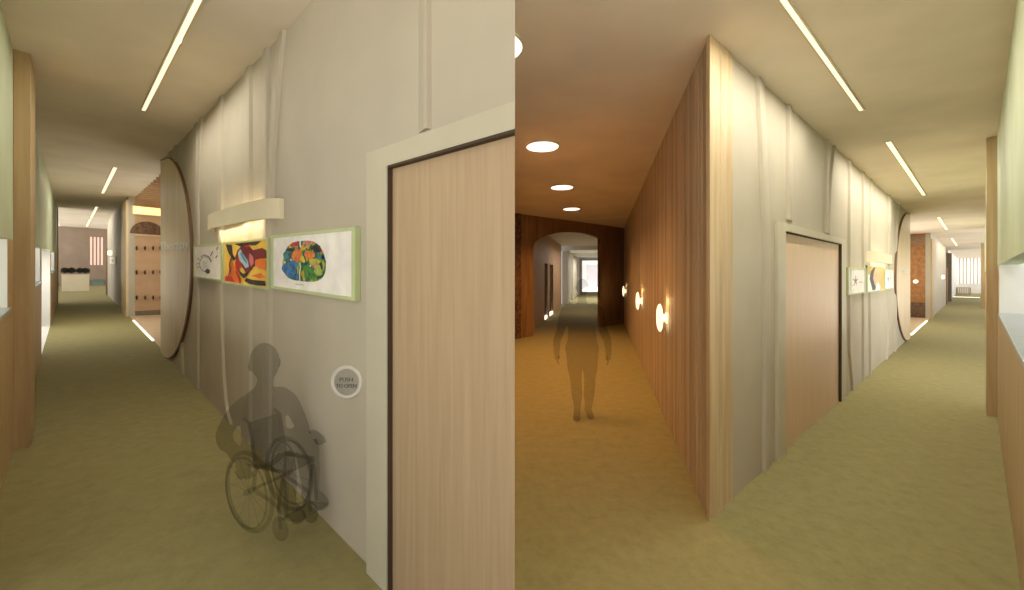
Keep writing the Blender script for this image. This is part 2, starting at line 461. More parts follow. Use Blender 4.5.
# lit doorway between hatches
mb = MB(); mb.box(L, uD1+.0, uD1+.08, vLs-1.2, vLs-.145, 0, hL); mb.box(L, uD0-.3, uD1+.08, vLs-1.28, vLs-1.2, 0, hL)
struct(mb.build('wall_doorway', 'white_paint'), 'pale wall just inside the lit left doorway', 'wall')
mb = MB(); mb.box(L, uD1-.006, uD1-.001, vLs-.139, vLs-.001, .013, htL-.002); mb.box(L, uD0+.001, uD1-.007, vLs-.139, vLs-.001, .0, .012)  # low white slab paints in the sunlit floor patch of the doorway
struct(mb.build('trim_94', 'white_paint'), 'white jamb of the lit left doorway, and a white sill imitating sunlit floor', 'door trim')
lamp_light(L, (uD0+uD1)/2+.3, vLs-.07, htL-.03, 2.6, .1, 26, (1,.97,.92), name='doorway_sun_fill')  # added lamp under the door head, standing in for sunlight on the sill
fill_light(L, (uD0+uD1)/2, vLs-1.1, 1.0, -1, 2.2, .8, 40, (1,.95,.88), 1.1)  # added upward fill from the doorway for the corridor ceiling
fill_light(L, (uPn+uPf)/2, vL+1.6, 1.0, 1, 3, .8, 34, (1,.92,.82), 1.0)  # added upward fill from the therapy alcove
mb = MB(); mb.box(L, 3.14, 3.2, vLs-1.16, vLs, 0, hL); mb.box(R, 2.34, 2.4, vRs, vRs+1.46, 0, hR-.001)
struct(mb.build('wall_returns', 'green_paint'), 'sage green return walls closing the near ends of both hatch rooms', 'wall')
# wooden post standing proud
def post(fr, v, side, u, ulen, w, proud, hc, label):
    mb = MB()
    mb.box(fr, u, u+ulen, v-side*proud, v+side*w, 0, hc)
    return tag(mb.build('wooden_post', 'panel_oak', bevel=.004), label, 'post')
# front foot of left post: pixel (30,446.5) is its near inner corner
pu, pv = L.onH(30.5, 446.5, 0)
pu2 = L.uV(35.3, pv)
mb = MB(); mb.box(L, pu, pu2, vLs-.0, pv, 0, hL-.002); mb.box(L, pu, pu+.12, vLs-.10, vLs, 0, hL-.002)
tag(mb.build('wooden_post', 'panel_oak', bevel=.004), 'oak post from floor to ceiling between the two nearest hatches on the left', 'post')
qu = L.uV(57, vLs+.05)
mb = MB(); mb.box(L, uW, uW+.25, vLs-.12, vLs+.03, 0, hL-.002)
tag(mb.build('wooden_post', 'panel_oak', bevel=.004), 'slim oak post at the far end of the left green wall', 'post')

# --- end room of the left corridor
mb = MB(); mb.box(L, uEnd, uEnd+.1, vLs-2.2, L.onU(89.3,250,uEnd)[0], 0, hL)
struct(mb.build('wall_end', 'pink_grey'), 'warm grey wall closing the far end of the left corridor', 'wall')
vw0 = L.onU(89.3, 250, uEnd)[0]; vw1 = L.onU(103.6, 250, uEnd)[0]
hw0 = L.onU(96, 265, uEnd)[1]; hw1 = L.onU(96, 237, uEnd)[1]
mb = MB(); mb.box(L, uEnd, uEnd+.1, vw0, vw1, 0, hw0); mb.box(L, uEnd, uEnd+.1, vw0, vw1, hw1, hL); mb.box(L, uEnd, uEnd+.1, vw1, vL+2.6, 0, hL)
struct(mb.build('wall_window_side', 'pink_grey'), 'shaded wall around the pink striped window at the far left end', 'wall')
w = thing('window_1', L.P(uEnd, (vw0+vw1)/2, hw0), 'pink lit window with dark vertical bars at the far end of the left corridor', 'window'); w['kind'] = 'structure'
mb = MB(); mb.box(L, uEnd+.05, uEnd+.07, vw0, vw1, hw0, hw1); mb.build('pane', 'pink_pane', w)
mb = MB()
for i in range(5):
    x = vw0+(vw1-vw0)*(i/4); mb.box(L, uEnd-.02, uEnd+.04, x-.035, x+.035, hw0, hw1)
mb.build('window_bars', 'pink_grey', w)
# bench under the window
b0 = L.onU(91,280,uEnd-.6)[0]; b1 = L.onU(104,280,uEnd-.6)[0]
mb = MB(); hb = L.onU(97, 280.5, uEnd-.5)[1]
hb = max(hb, .35)
mb.box(L, uEnd-.65, uEnd-.1, b0, b1, 0, hb*.8); mb.box(L, uEnd-.7, uEnd-.05, b0-.03, b1+.03, hb*.8, hb)
tag(mb.build('bench', 'blue_grey', bevel=.01), 'low blue-grey bench under the pink striped window', 'bench')
# planter with four bushes
uPl = L.onH(75, 291.5, 0)[0]; p0 = L.onU(61.5, 280, uPl)[0]; p1 = L.onU(89.3, 280, uPl)[0]; hpl = L.onU(75, 274.3, uPl)[1]
pt = thing('planter', L.P(uPl+.2, (p0+p1)/2, 0), 'long cream planter box at the end of the left corridor, near the pink window', 'planter')
mb = MB(); mb.box(L, uPl, uPl+.45, p0, p1, .0, hpl); mb.box(L, uPl-.015, uPl+.465, p0-.015, p1+.015, hpl-.05, hpl)
mb.build('planter_box', 'cream', pt, bevel=.006)
mb = MB(); mb.box(L, uPl+.03, uPl+.42, p0+.03, p1-.03, hpl, hpl+.01); mb.build('soil', 'dark_gap', pt)
poss = ['nearest the left post', 'second from the left post', 'third from the left post', 'nearest the pink window']
for i, px in enumerate((65, 71.5, 80, 85.5)):
    vv = L.onU(px, 271, uPl+.2)[0]; r = .14+.01*(i % 2)
    c = L.P(uPl+.22, vv, hpl+.17)
    t = thing('potted_shrub', L.P(uPl+.22, vv, hpl), 'small dark clipped shrub on the cream planter, '+poss[i], 'plant', 'shrubs on the cream planter')
    mb = MB(); rnd = random.Random(i)
    for k in range(170):
        th = rnd.uniform(0, 2*math.pi); ph = math.acos(rnd.uniform(-.6, 1)); rr = r*rnd.uniform(.75, 1.05)
        n = Vector((math.sin(ph)*math.cos(th), math.sin(ph)*math.sin(th), math.cos(ph))); q = c+n*rr
        a = n.orthogonal().normalized()*.045; b = n.cross(a).normalized()*.02
        mb.add([q-a, q+b+n*.012, q+a, q-b+n*.012], [[0,1,2,3]])
    mb.ball(c, r*.8, 10)
    mb.build('foliage', 'black_leaf', t)
    mb = MB(); mb.tube([L.P(uPl+.22, vv, hpl+.008), c], .012, 6); mb.build('stem', 'dark_peg', t)
# dark door behind the far post
mb = MB(); va = L.onU(58.2, 280, uPl+1)[0]; mb.box(L, uPl+1, uPl+1.06, va-.25, va+.02, 0, 2.2)
mb.box(L, uPl+.98, uPl+1.0, va-.2, va-.15, 1.0, 1.12)
struct(mb.build('door_2', 'brown_wood'), 'dark brown door edge beside the cream planter', 'door')
# far opening jamb
mb = MB(); uj = L.uV(107.5, vL); mb.box(L, uj, uj+.25, vL-.05, vL+.2, 0, L.onV(106, 249, vL)[1])
struct(mb.build('trim_%d' % 90, 'brown_wood'), 'dark jamb at the far end of the left gallery wall', 'door trim')
# --- portal jamb and alcove
mb = MB(); uj1 = L.uV(123.5, vL)
mb.box(L, uPf, uj1, vL-.05, vL, 0, L.onV(125, 203, vL)[1]); 
struct(mb.build('trim_91', 'pale_oak'), 'pale oak jamb on the far side of the therapy entrance', 'door trim')
# alcove far wall with pegs (constant u)
ua = uPf+.02
va0 = vL+.141; va1 = L.onU(170, 250, ua)[0]+1.2
hal = L.onU(145, 203, ua)[1]
mb = MB(); mb.box(L, ua, ua+.08, va0, va1, 0, hL); 
struct(mb.build('wall_alcove', 'pegboard'), 'tan wall with coat pegs inside the left therapy entrance', 'wall')
mb = MB(); mb.box(L, ua-.03, ua-.001, va0, va1, 0, L.onU(145, 310.5, ua)[1])  # low grey-brown strip along the foot of the peg wall
struct(mb.build('foot_strip_alcove', 'grey_brown'), 'grey-brown strip along the foot of the wall under the coat pegs', 'baseboard')
mb = MB(); mb.box(L, uPn-1.0, ua, va1, va1+.08, 0, hL); mb.box(L, uPn-1.0-.08, uPn-1.0, vL+.14, va1+.08, 0, hL)
struct(mb.build('wall_alcove_back', 'wall_paint'), 'pale wall at the rear of the left therapy entrance', 'wall')
mb = MB(); mb.box(L, uPn-1.0, ua, vL+.02, va1, .0, .012)
struct(mb.build('floor_alcove', 'tan_floor'), 'tan floor inside the left therapy entrance', 'floor')
# dark arch over the pegs
ah0 = L.onU(145, 234, ua)[1]; ah1 = L.onU(146, 221.5, ua)[1]; ac = L.onU(147.5, 230, ua)[0]; aw = abs(L.onU(129.8,230,ua)[0]-ac)
mb = MB(); poly = [(ac+aw*math.cos(math.pi*k/20), ah0+(ah1-ah0)*math.sin(math.pi*k/20)) for k in range(21)]
mb.vh(L, poly, ua-.03, ua-.001)
tag(mb.build('arched_wall_panel', 'brown_tile'), 'dark brown half round panel above the coat pegs', 'wall panel')
mb = MB(); mb.box(L, ua-.05, ua-.001, va0, va1, ah0-.06, ah0-.02)
tag(mb.build('shelf_rail', 'pale_oak'), 'pale rail under the dark arched panel above the coat pegs', 'rail')
rown = ['top', 'middle', 'bottom']; coln = ['nearest the oak jamb', 'second from the oak jamb', 'third from the oak jamb', 'beside the half disc edge']
proto = None
for r_, py in enumerate((248, 272, 297.3)):
    for c_, px in enumerate((136.6, 144.8, 152.9, 160.3)):
        v_, h_ = L.onU(px, py, ua); q = L.P(ua-.001, v_, h_)
        if proto is None:
            proto = thing('coat_peg', q, '', 'coat peg', 'coat pegs in the left therapy entrance'); ax = -vec(L, 'd')
            mb = MB(); mb.lathe(q, ax, [(0,.028),(.02,.028),(.03,.02)], 12); mb.build('peg_base', 'dark_peg', proto)
            mb = MB(); mb.tube([q+ax*.02, q+ax*.06-Z*.06, q+ax*.09-Z*.05, q+ax*.10+Z*.06], .016, 8); mb.build('hook', 'dark_peg', proto); o = proto
        else: o = copy_tree(proto, None, q-proto.location)
        o['label'] = 'dark coat peg in the %s row, %s' % (rown[r_], coln[c_])
# slatted ceiling + cove light in alcove
hsl = L.onV(160.5, 172, vL+.14)[1]
nsl = 16
mb = MB()
for i in range(nsl):
    x = uPn-.9+(ua-.3-(uPn-.9))*(i/(nsl-1)); mb.box(L, x, x+.10, vL+.142, va1-.02, hsl-.10, hsl)
tag(mb.build('slatted_ceiling_panel', 'pegboard'), 'slatted timber ceiling panel inside the left therapy entrance', 'ceiling panel')
vc0 = L.onU(133, 212, ua)[0]; vc1 = va1-.2; hc0 = L.onU(145, 214.5, ua)[1]; hc1 = L.onU(145, 207.5, ua)[1]
t = thing('cove_lamp', L.P(ua-.1, (vc0+vc1)/2, hc0), 'glowing strip lamp above the dark arched panel in the therapy entrance', 'lamp')
mb = MB(); mb.box(L, ua-.10, ua-.06, vc0, vc1, hc0, hc1); mb.build('diffuser', 'cove', t)
mb = MB(); mb.box(L, ua-.06, ua-.001, vc0-.03, vc1+.03, hc0-.03, hc1+.03); mb.build('housing', 'pale_oak', t)
# threshold strip
s0 = L.onH(133.5, 320.8, 0)[0]; s1 = L.onH(154, 341, 0)[0]
mb = MB(); mb.box(L, s1, s0, vL+.0, vL+.035, .0, .02)
tag(mb.build('threshold_strip', 'floor_strip'), 'glowing white threshold strip in the floor of the left therapy entrance', 'floor light')
# half disc with lettering
def half_disc(fr, v, side, px_edge, y0, y1, px_bulge, mat, edge_mat):
    u_e = fr.uV(px_edge, v); hb = fr.onV(px_edge, y1, v)[1]; htp = fr.onV(px_edge, y0, v)[1]; ub = fr.uV(px_bulge, v)
    hm = (hb+htp)/2; hh = (htp-hb)/2; n = 40
    # circle segment through the three points
    sag = abs(ub-u_e); sg = 1 if ub > u_e else -1
    poly = []
    for k in range(n+1):
        y = -hh+2*hh*k/n
        poly.append((u_e+sg*sag*math.sqrt(max(0, 1-(y/hh)**2)), hm+y))
    return poly, u_e, hm, hh, sag, sg
vdsk = vL-.028
poly, ue, hm, hh, sag, sg = half_disc(L, vdsk, -1, 160.6, 160, 356, 191.5, '', '')
t = thing('therapy_sign_disc', L.P(ue, vdsk, 0), 'large half disc sign board of pale oak lettered Therapy, beside the left corridor entrance', 'sign')
mb = MB(); ins = .97
mb.uh(L, [(ue+(u-ue)*ins, hm+(h-hm)*.99) for u, h in poly], vdsk, vL-.001); mb.build('board', 'pale_oak', t)
mb = MB()
for i in range(len(poly)-1):
    a, b = poly[i], poly[i+1]
    ia = (ue+(a[0]-ue)*ins, hm+(a[1]-hm)*.99); ib = (ue+(b[0]-ue)*ins, hm+(b[1]-hm)*.99)
    mb.uh(L, [a, b, ib, ia], vdsk-.003, vL-.001)
mb.build('rim', 'dark_edge', t)
mb = MB(); ut0 = L.uV(160.9, vdsk); ut1 = L.uV(189.5, vdsk); h0 = L.onV(170, 249.5, vdsk)[1]; hh_ = abs(L.onV(175,252,vdsk)[1]-L.onV(175,240,vdsk)[1])
h0 = L.onV(175, 252, vdsk)[1]
text_mesh(mb, 'Therapy', L.P(ut0, vdsk, h0), -vec(L,'d'), Z, abs(ut1-ut0), hh_, .005, -vec(L,'t'))
mb.build('lettering', 'white_paint', t)

# --- pictures
def picture(fr, v, side, right, px0, px1, pyt, pyb, name, label, fw, art, depth=.034, group=None, mats=None, frame_mat='green_frame'):
    """px0/px1 left/right, pyt/pyb at px1 (outer). right = +1 if image-right is +u"""
    ua_, hb_ = fr.onV(px1, pyb, v+side*depth); _, ht_ = fr.onV(px1, pyt, v+side*depth); ub_ = fr.uV(px0, v+side*depth)
    lo_, hi_ = min(ua_, ub_), max(ua_, ub_)
    vf = v+side*depth
    t = thing(name, fr.P((lo_+hi_)/2, v, hb_), label, 'picture', group)
    mb = MB(); fh = fw; fu = fw*2.2
    mb.box(fr, lo_, hi_, v+side*.001, vf, ht_-fh, ht_); mb.box(fr, lo_, hi_, v+side*.001, vf, hb_, hb_+fh)
    mb.box(fr, lo_, lo_+fu, v+side*.001, vf, hb_+fh, ht_-fh); mb.box(fr, hi_-fu, hi_, v+side*.001, vf, hb_+fh, ht_-fh)
    mb.build('picture_frame', frame_mat, t)
    i0, i1, j0, j1 = lo_+fu, hi_-fu, hb_+fh, ht_-fh
    vs = vf-side*.006
    mb = MB(); mb.box(fr, i0, i1, v+side*.001, vs, j0, j1, 0)
    for n_, (mi, pl) in enumerate(art):
        def q(x, y, d):
            uu = i0+(i1-i0)*x if right > 0 else i1-(i1-i0)*x
            return fr.P(uu, vs+side*d, j0+(j1-j0)*y)
        d = .0008*(n_+1)
        mb.add([q(min(max(x,0),1), min(max(y,0),1), d) for x, y in pl], [list(range(len(pl)))], mi)
    mb.build('print', mats, t)
def ell(cx, cy, rx, ry, n=28, a0=0, a1=2*math.pi):
    return [(cx+rx*math.cos(a0+(a1-a0)*k/n), cy+ry*math.sin(a0+(a1-a0)*k/n)) for k in range(n)]
def stroke(pts, w, asp=1.0):
    a = []; b = []
    for i, p in enumerate(pts):
        q0 = pts[max(i-1,0)]; q1 = pts[min(i+1,len(pts)-1)]
        dx, dy = q1[0]-q0[0], q1[1]-q0[1]; n = math.hypot(dx, dy) or 1
        nx, ny = -dy/n*w/2, dx/n*w/2
        a.append((p[0]+nx*asp, p[1]+ny)); b.append((p[0]-nx*asp, p[1]-ny))
    return a+b[::-1]
brain = []
for k in range(44):
    a = 2*math.pi*k/44; c, s_ = math.cos(a), math.sin(a)
    e = .62
    x = math.copysign(abs(c)**e, c); y = math.copysign(abs(s_)**e, s_)
    x *= (1.0 if y < 0 else 1.0-.22*y)
    brain.append((.445+.29*x, .53+.37*y))
def blot(cx, cy, rx, ry, seed, n=30):
    q = random.Random(seed); ph = [q.uniform(0, 6.28) for _ in range(4)]
    out = []
    for k in range(n):
        a = 2*math.pi*k/n; w_ = 1+.16*math.sin(2*a+ph[0])+.12*math.sin(3*a+ph[1])+.08*math.sin(5*a+ph[2])
        out.append((cx+rx*w_*math.cos(a), cy+ry*w_*math.sin(a)))
    return out
art3 = [(1, brain),
        (5, blot(.27,.38,.10,.17,1)), (10, blot(.24,.62,.07,.14,2)), (4, blot(.35,.84,.06,.045,3)), (8, blot(.53,.85,.06,.04,4)),
        (2, blot(.63,.75,.06,.06,5)), (6, blot(.38,.63,.08,.10,6)), (6, blot(.55,.64,.06,.08,7)), (7, blot(.62,.52,.06,.07,8)), (9, blot(.56,.33,.09,.13,9)),
        (11, blot(.66,.38,.05,.10,10)), (5, blot(.36,.25,.05,.06,11)), (7, blot(.47,.56,.03,.06,12)), (2, blot(.29,.74,.04,.04,13)), (10, blot(.68,.60,.03,.05,14)), (8, blot(.63,.44,.03,.03,15)), (0, blot(.22,.50,.012,.02,16)), (0, blot(.31,.55,.010,.018,17)), (0, blot(.58,.45,.010,.018,18)),
        (0, stroke([(.445,.17),(.44,.30),(.452,.42),(.44,.5)], .012)), (0, stroke([(.455,.78),(.448,.86),(.455,.91)], .018)),
        (3, stroke([(.39,.10),(.50,.10)], .008))]
def ink(name, c, c2, sc=26):
    paint(name, c, .6, sc, c2=c2, detail=6)
ink('ink_blue', (60,140,190), (16,60,120)); ink('ink_teal', (70,150,150), (20,50,60)); ink('ink_green', (90,160,60), (10,70,40)); ink('ink_orange', (230,140,60), (190,80,40))
ink('ink_yellow', (220,200,70), (150,150,50)); ink('ink_red', (200,40,50), (130,20,40)); ink('ink_black', (60,50,50), (12,14,18)); ink('ink_rose', (220,160,160), (170,60,60)); ink('ink_lime', (200,200,90), (80,140,60))
paint('a_green', (40,120,60), .6)
picture(L, vL, -1, -1, 270.8, 355, 226.7, 301.2, 'framed_print', 'wide green framed print of a colourful painted brain, left of the round push plate', .020, art3,
        mats=['art_paper','brain_ink','ink_black','a_grey','ink_red','ink_blue','ink_orange','ink_yellow','ink_rose','ink_green','ink_teal','ink_lime'])
art2 = [(1, [(0,0),(1,0),(1,1),(0,1)]),
        (2, [(0,0),(.45,0),(.42,.22),(.30,.40),(.22,.55),(.16,.40),(.10,.15),(0,.12)]),
        (3, [(.02,.02),(.30,.02),(.20,.14),(.06,.16)]),
        (4, [(.04,.98),(.22,.95),(.24,.72),(.32,.60),(.26,.55),(.12,.75)]),
        (5, [(.30,.62),(.36,.80),(.48,.93),(.62,.93),(.74,.78),(.78,.58),(.70,.36),(.58,.25),(.52,.35),(.44,.45),(.34,.50)]),
        (3, [(.30,.50),(.38,.68),(.48,.60),(.46,.40),(.38,.28),(.32,.36)]),
        (6, [(.38,.74),(.44,.84),(.52,.70),(.62,.55),(.64,.42),(.56,.38),(.50,.48),(.42,.56)]),
        (7, [(.44,.72),(.50,.60),(.60,.48),(.60,.54),(.52,.68),(.48,.78)]),
        (4, [(.40,.32),(.52,.24),(.66,.34),(.60,.20),(.52,.14),(.44,.22)]),
        (8, [(.74,.80),(.92,.84),(1,.78),(1,.62),(.86,.60),(.78,.44),(.72,.42)]),
        (2, [(.78,.58),(.92,.62),(1,.56),(1,.36),(.86,.40),(.78,.46)]),
        (9, [(.66,.74),(.74,.66),(.76,.50),(.70,.42),(.66,.56)]),
        (4, [(.30,.97),(.60,.98),(.92,.99),(.80,.90),(.62,.91),(.50,.88)]),
        (3, [(.52,.9),(.7,.94),(.64,.86)]),
        (4, [(.56,.08),(.60,.16),(.74,.13),(.98,.14),(1,.04),(.84,.02),(.66,.03)]),
        (2, [(.70,.22),(.90,.30),(1,.22),(.88,.18)]),
        (8, stroke([(.24,.62),(.18,.46),(.20,.32),(.16,.16)], .035)),
        (3, stroke([(.34,.30),(.42,.16),(.46,.02)], .05))]
picture(L, vL, -1, -1, 223, 268.2, 237.7, 290.2, 'framed_print', 'green framed abstract print of swirling red, black and yellow shapes under the wall lamp', .018, art2,
        mats=['art_paper','a_yellow','a_orange','a_red','a_dark','a_maroon','a_lightblue','a_blue','a_maroon','a_pink'])
art1 = [(1, stroke(ell(.45,.42,.22,.24,24,.3,5.4), .02)), (2, stroke([(.28,.66),(.42,.72),(.6,.66),(.68,.5)], .03)),
        (1, ell(.55,.20,.09,.08,12)), (1, stroke([(.16,.62),(.22,.56)], .03)), (1, stroke([(.12,.40),(.20,.44)], .025)), (3, stroke([(.14,.30),(.22,.32)], .03)),
        (1, stroke([(.66,.68),(.74,.82)], .03)), (1, stroke([(.84,.62),(.90,.70)], .03)), (2, stroke([(.88,.86),(.92,.95)], .03)), (3, stroke([(.40,.50),(.52,.44),(.46,.36),(.56,.32)], .015))]
picture(L, vL, -1, -1, 193.2, 221.6, 243, 281.6, 'framed_print', 'small green framed line sketch of a ring, beside the wooden half disc', .020, art1,
        mats=['art_paper','a_black','a_maroon','a_grey'])

# --- curved wall lamp
def wall_lamp(fr, v, side, px0, px1, pyt, pyb, bow, label, mat_glow='bulb', seg=26):
    """bowed shade; px0/px1 ends"""
    ua_ = fr.uV(px0, v); ub_ = fr.uV(px1, v); lo_, hi_ = min(ua_, ub_), max(ua_, ub_)
    pm = (px0+px1)/2
    um = (lo_+hi_)/2; hw = (hi_-lo_)/2
    pxm = None
    hb_ = pyb; ht_ = pyt
    t = thing('wall_lamp', fr.P(um, v, hb_), label, 'wall lamp')
    mb = MB(); outer = []; inner = []
    for k in range(seg+1):
        a = math.pi*k/seg; c, s_ = math.cos(a), math.sin(a)
        outer.append((um+hw*math.copysign(abs(c)**.7, c), v+side*(bow*abs(s_)**.7+.002)))
        inner.append((um+(hw-.02)*math.copysign(abs(c)**.7, c), v+side*((bow-.015)*abs(s_)**.7+.002)))
    for k in range(seg):
        q = [outer[k], outer[k+1], inner[k+1], inner[k]]; mb.uv(fr, q, hb_, ht_)
    mb.build('lamp_shade', 'cream', t)
    mb = MB(); n_ = 10
    mb.tube([fr.P(um-hw*.55, v+side*bow*.5, ht_-.03), fr.P(um+hw*.55, v+side*bow*.5, ht_-.03)], .006, 10)
    mb.build('lamp_tube', mat_glow, t)
    mb = MB(); mb.box(fr, um-hw*.5, um+hw*.5, v+side*.001, v+side*.015, (hb_+ht_)/2-.04, (hb_+ht_)/2+.04); mb.build('wall_plate', 'cream', t)
    return um, hw
hb_ = L.onV(240, 222.0, vL-.14)[1]; ht_ = L.onV(284.6, 198.7, vL)[1]
um, hw = wall_lamp(L, vL, -1, 215, 284.6, ht_, hb_, .14, 'long cream bowed wall lamp over the abstract print in the left corridor')
lamp_light(L, um+.1, vL-.07, hb_+.02, hw*1.3, .04, 4.5, (1,.74,.44))
lamp_light(L, um+.1, vL-.07, ht_-.02, hw*1.3, .04, 1.4, (1,.74,.44), False)
# --- push plate
uc, hc_ = L.onV(347.5, 382, vL); ru = abs(L.uV(363, vL)-L.uV(332.3, vL))/2; rh = abs(L.onV(347.5, 365.5, vL)[1]-L.onV(347.5, 398.5, vL)[1])/2
t = thing('push_plate', L.P(uc, vL, hc_-rh), 'round metal push to open button plate beside the large door', 'door button')
def oval_ring(mb, fr, uc, hc_, ru, rh, prof, side, v, n=40):
    vs = []; fs = []
    for (d, s_) in prof:
        for k in range(n): a = 2*math.pi*k/n; vs.append(fr.P(uc+ru*s_*math.cos(a), v+side*d, hc_+rh*s_*math.sin(a)))
    for i in range(len(prof)-1):
        for k in range(n): l = (k+1) % n; fs.append([i*n+k, i*n+l, (i+1)*n+l, (i+1)*n+k])
    mb.add(vs, fs)
def badge(x, y, d):
    u_, h_ = L.onV(347.5+15.6*x, 382-16.6*y, vL); return L.P(u_, vL-d, h_)
def badge_ring(mb, prof, n=44):
    vs = []; fs = []
    for (d, s_) in prof:
        for k in range(n): a = 2*math.pi*k/n; vs.append(badge(s_*math.cos(a), s_*math.sin(a), d))
    for i in range(len(prof)-1):
        for k in range(n): l = (k+1) % n; fs.append([i*n+k, i*n+l, (i+1)*n+l, (i+1)*n+k])
    mb.add(vs, fs)
mb = MB(); badge_ring(mb, [(.001,1),(.008,1),(.011,.94),(.010,.86),(.006,.80),(.001,.80),(.001,1)]); mb.build('ring', 'chrome', t, smooth=True)
mb = MB(); badge_ring(mb, [(.001,.80),(.006,.80),(.007,.78),(.007,.01)]); mb.build('plate', 'badge_grey', t)
mb = MB()
text_mesh(mb, 'PUSH', (0,0,0), (0,0,0), Z, 1, 1, .002, -vec(L,'t'), fmap=lambda x, y: badge(-.42+.84*x, .04+.24*y, .007))
text_mesh(mb, 'TO OPEN', (0,0,0), (0,0,0), Z, 1, 1, .002, -vec(L,'t'), fmap=lambda x, y: badge(-.66+1.32*x, -.34+.24*y, .007))
mb.build('lettering', 'badge_letters', t)
# --- ceiling strips
def strip(fr, p0, p1, wpx, hc, label, group, energy, extend=0):
    a = fr.onH(*p0, hc); b = fr.onH(*p1, hc); vm = (a[1]+b[1])/2
    lo_, hi_ = min(a[0], b[0])-extend, max(a[0], b[0])
    w_ = abs(fr.onH(p1[0]+wpx/2, p1[1], hc)[1]-fr.onH(p1[0]-wpx/2, p1[1], hc)[1])*1.0
    t = thing('ceiling_strip_lamp', fr.P((lo_+hi_)/2, vm, hc-.012), label, 'ceiling lamp', group)
    mb = MB(); mb.box(fr, lo_, hi_, vm-w_/2, vm+w_/2, hc-.008, hc-.002); mb.build('diffuser', 'strip_light', t)
    mb = MB(); e = .012
    mb.box(fr, lo_-e, hi_+e, vm-w_/2-e, vm-w_/2, hc-.011, hc-.001); mb.box(fr, lo_-e, hi_+e, vm+w_/2, vm+w_/2+e, hc-.011, hc-.001)
    mb.box(fr, lo_-e, lo_, vm-w_/2, vm+w_/2, hc-.011, hc-.001); mb.box(fr, hi_, hi_+e, vm-w_/2, vm+w_/2, hc-.011, hc-.001)
    mb.build('trim_ring', 'cream', t)
    lamp_light(fr, (lo_+hi_)/2, vm, hc-.015, hi_-lo_, w_, energy, (1,.92,.80))
GL = 'ceiling strip lamps of the left corridor'
strip(L, (197.5,0), (143.5,110), 4.5, hL, 'nearest long ceiling strip lamp in the left corridor', GL, 40, 1.2)
strip(L, (115.3,167), (102.6,193), 3.0, hL, 'second ceiling strip lamp of the left corridor', GL, 60)
strip(L, (96.3,206.5), (91.5,218), 2.2, hL, 'third ceiling strip lamp of the left corridor', GL, 40)
strip(L, (90.4,219.3), (86.5,226.3), 1.8, hL, 'furthest ceiling strip lamp of the left corridor', GL, 40)
# small far sconce and print on the far gallery wall
sconce_u = L.uV(112.6, vL)
t = thing('wall_lamp', L.P(sconce_u, vL, L.onV(112.6, 256, vL)[1]), 'tiny glowing wall lamp far along the left corridor past the therapy entrance', 'wall lamp')
mb = MB(); h1_ = L.onV(112.6, 250.5, vL)[1]; h0_ = L.onV(112.6, 255.5, vL)[1]; mb.lathe(L.P(sconce_u, vL-.08, h0_), Z, [(0,.03),(.03,.07),(h1_-h0_-.03,.07),(h1_-h0_,.03)], 14); mb.build('lamp_globe', 'mushroom_glass', t, smooth=True)
mb = MB(); mb.tube([L.P(sconce_u, vL-.001, (h0_+h1_)/2), L.P(sconce_u, vL-.08, (h0_+h1_)/2)], .03, 8); mb.build('arm', 'cream', t)
picture(L, vL, -1, -1, 109.5, 115.3, 256.5, 265, 'framed_print', 'tiny green framed print under the far wall lamp of the left corridor', .03, [(1, ell(.5,.5,.2,.25,12))], mats=['art_paper','a_ochre'])

# ================================================================== RIGHT CORRIDOR AND AMBER HALL
# floor and ceiling
far = R.onH(965, 296.5, 0)[0]
uEndR = R.onH(965, 293.0, 0)[0]
e1 = R.P(uEndR+2, 2.5, 0); e2 = R.P(uEndR+2, -3, 0)
fl = [(-3.2,-3.0), (4.5,-3.0), (R.P(2.5,2.2,0).x, R.P(2.5,2.2,0).y), (e1.x,e1.y), (e2.x,e2.y), (22,42), (-.15,42), (-.15,corner.y+.2), (-.9,.7)]
mb = MB(); mb.xy(fl, -.10, 0)
struct(mb.build('floor_hall', 'green_carpet'), 'olive carpet floor shared by the amber hall and the right corridor', 'floor')
ce = [(-2.4,-1.2), (3.0,-1.2), (R.P(2.5,vRs+.1,0).x, R.P(2.5,vRs+.1,0).y), (R.P(uEndR+2,vRs+.1,0).x, R.P(uEndR+2,vRs+.1,0).y), (e2.x,e2.y), (22,42), (-.15,42), (-.15,corner.y+.2), (-.9,.7)]
mb = MB(); mb.xy(ce, hR, hR+.08)
struct(mb.build('ceiling_hall', 'ceiling_paint'), 'beige plaster ceiling over the amber hall and the right corridor', 'ceiling')
# oak column at the corner
uc0, _ = R.onH(709.8, 517, 0); vc_ = R.onH(709.8, 517, 0)[1]
vcol = R.onH(709.8, 516.5, 0)[1]
uCa = R.uV(709.8, vR+.012); uCb = R.uV(732.8, vR+.012)
Cp = R.P(uCa, vR+.012, 0)                                # sharp corner of hall wall
# amber wall runs from Cp in direction A
vA = Cp.x*A.t[0]+Cp.y*A.t[1]; uA0 = Cp.x*A.d[0]+Cp.y*A.d[1]
# end wall of the hall, parallel to the right corridor
kq = (hR-H)*F/(HY-228.0); Q = Vector(((624.5-CX)/F*kq, kq, 0)); vE = Q.x*R.t[0]+Q.y*R.t[1]
# intersection of amber wall with end wall
# P = uA*A.d + vA*A.t ; dot R.t = vE
den = A.d[0]*R.t[0]+A.d[1]*R.t[1]; uA1 = (vE-vA*(A.t[0]*R.t[0]+A.t[1]*R.t[1]))/den
X = A.P(uA1, vA, 0); uXr = X.x*R.d[0]+X.y*R.d[1]
print('amber', vA, uA0, uA1, 'vE', vE, 'X px', CX+F*X.x/X.y)
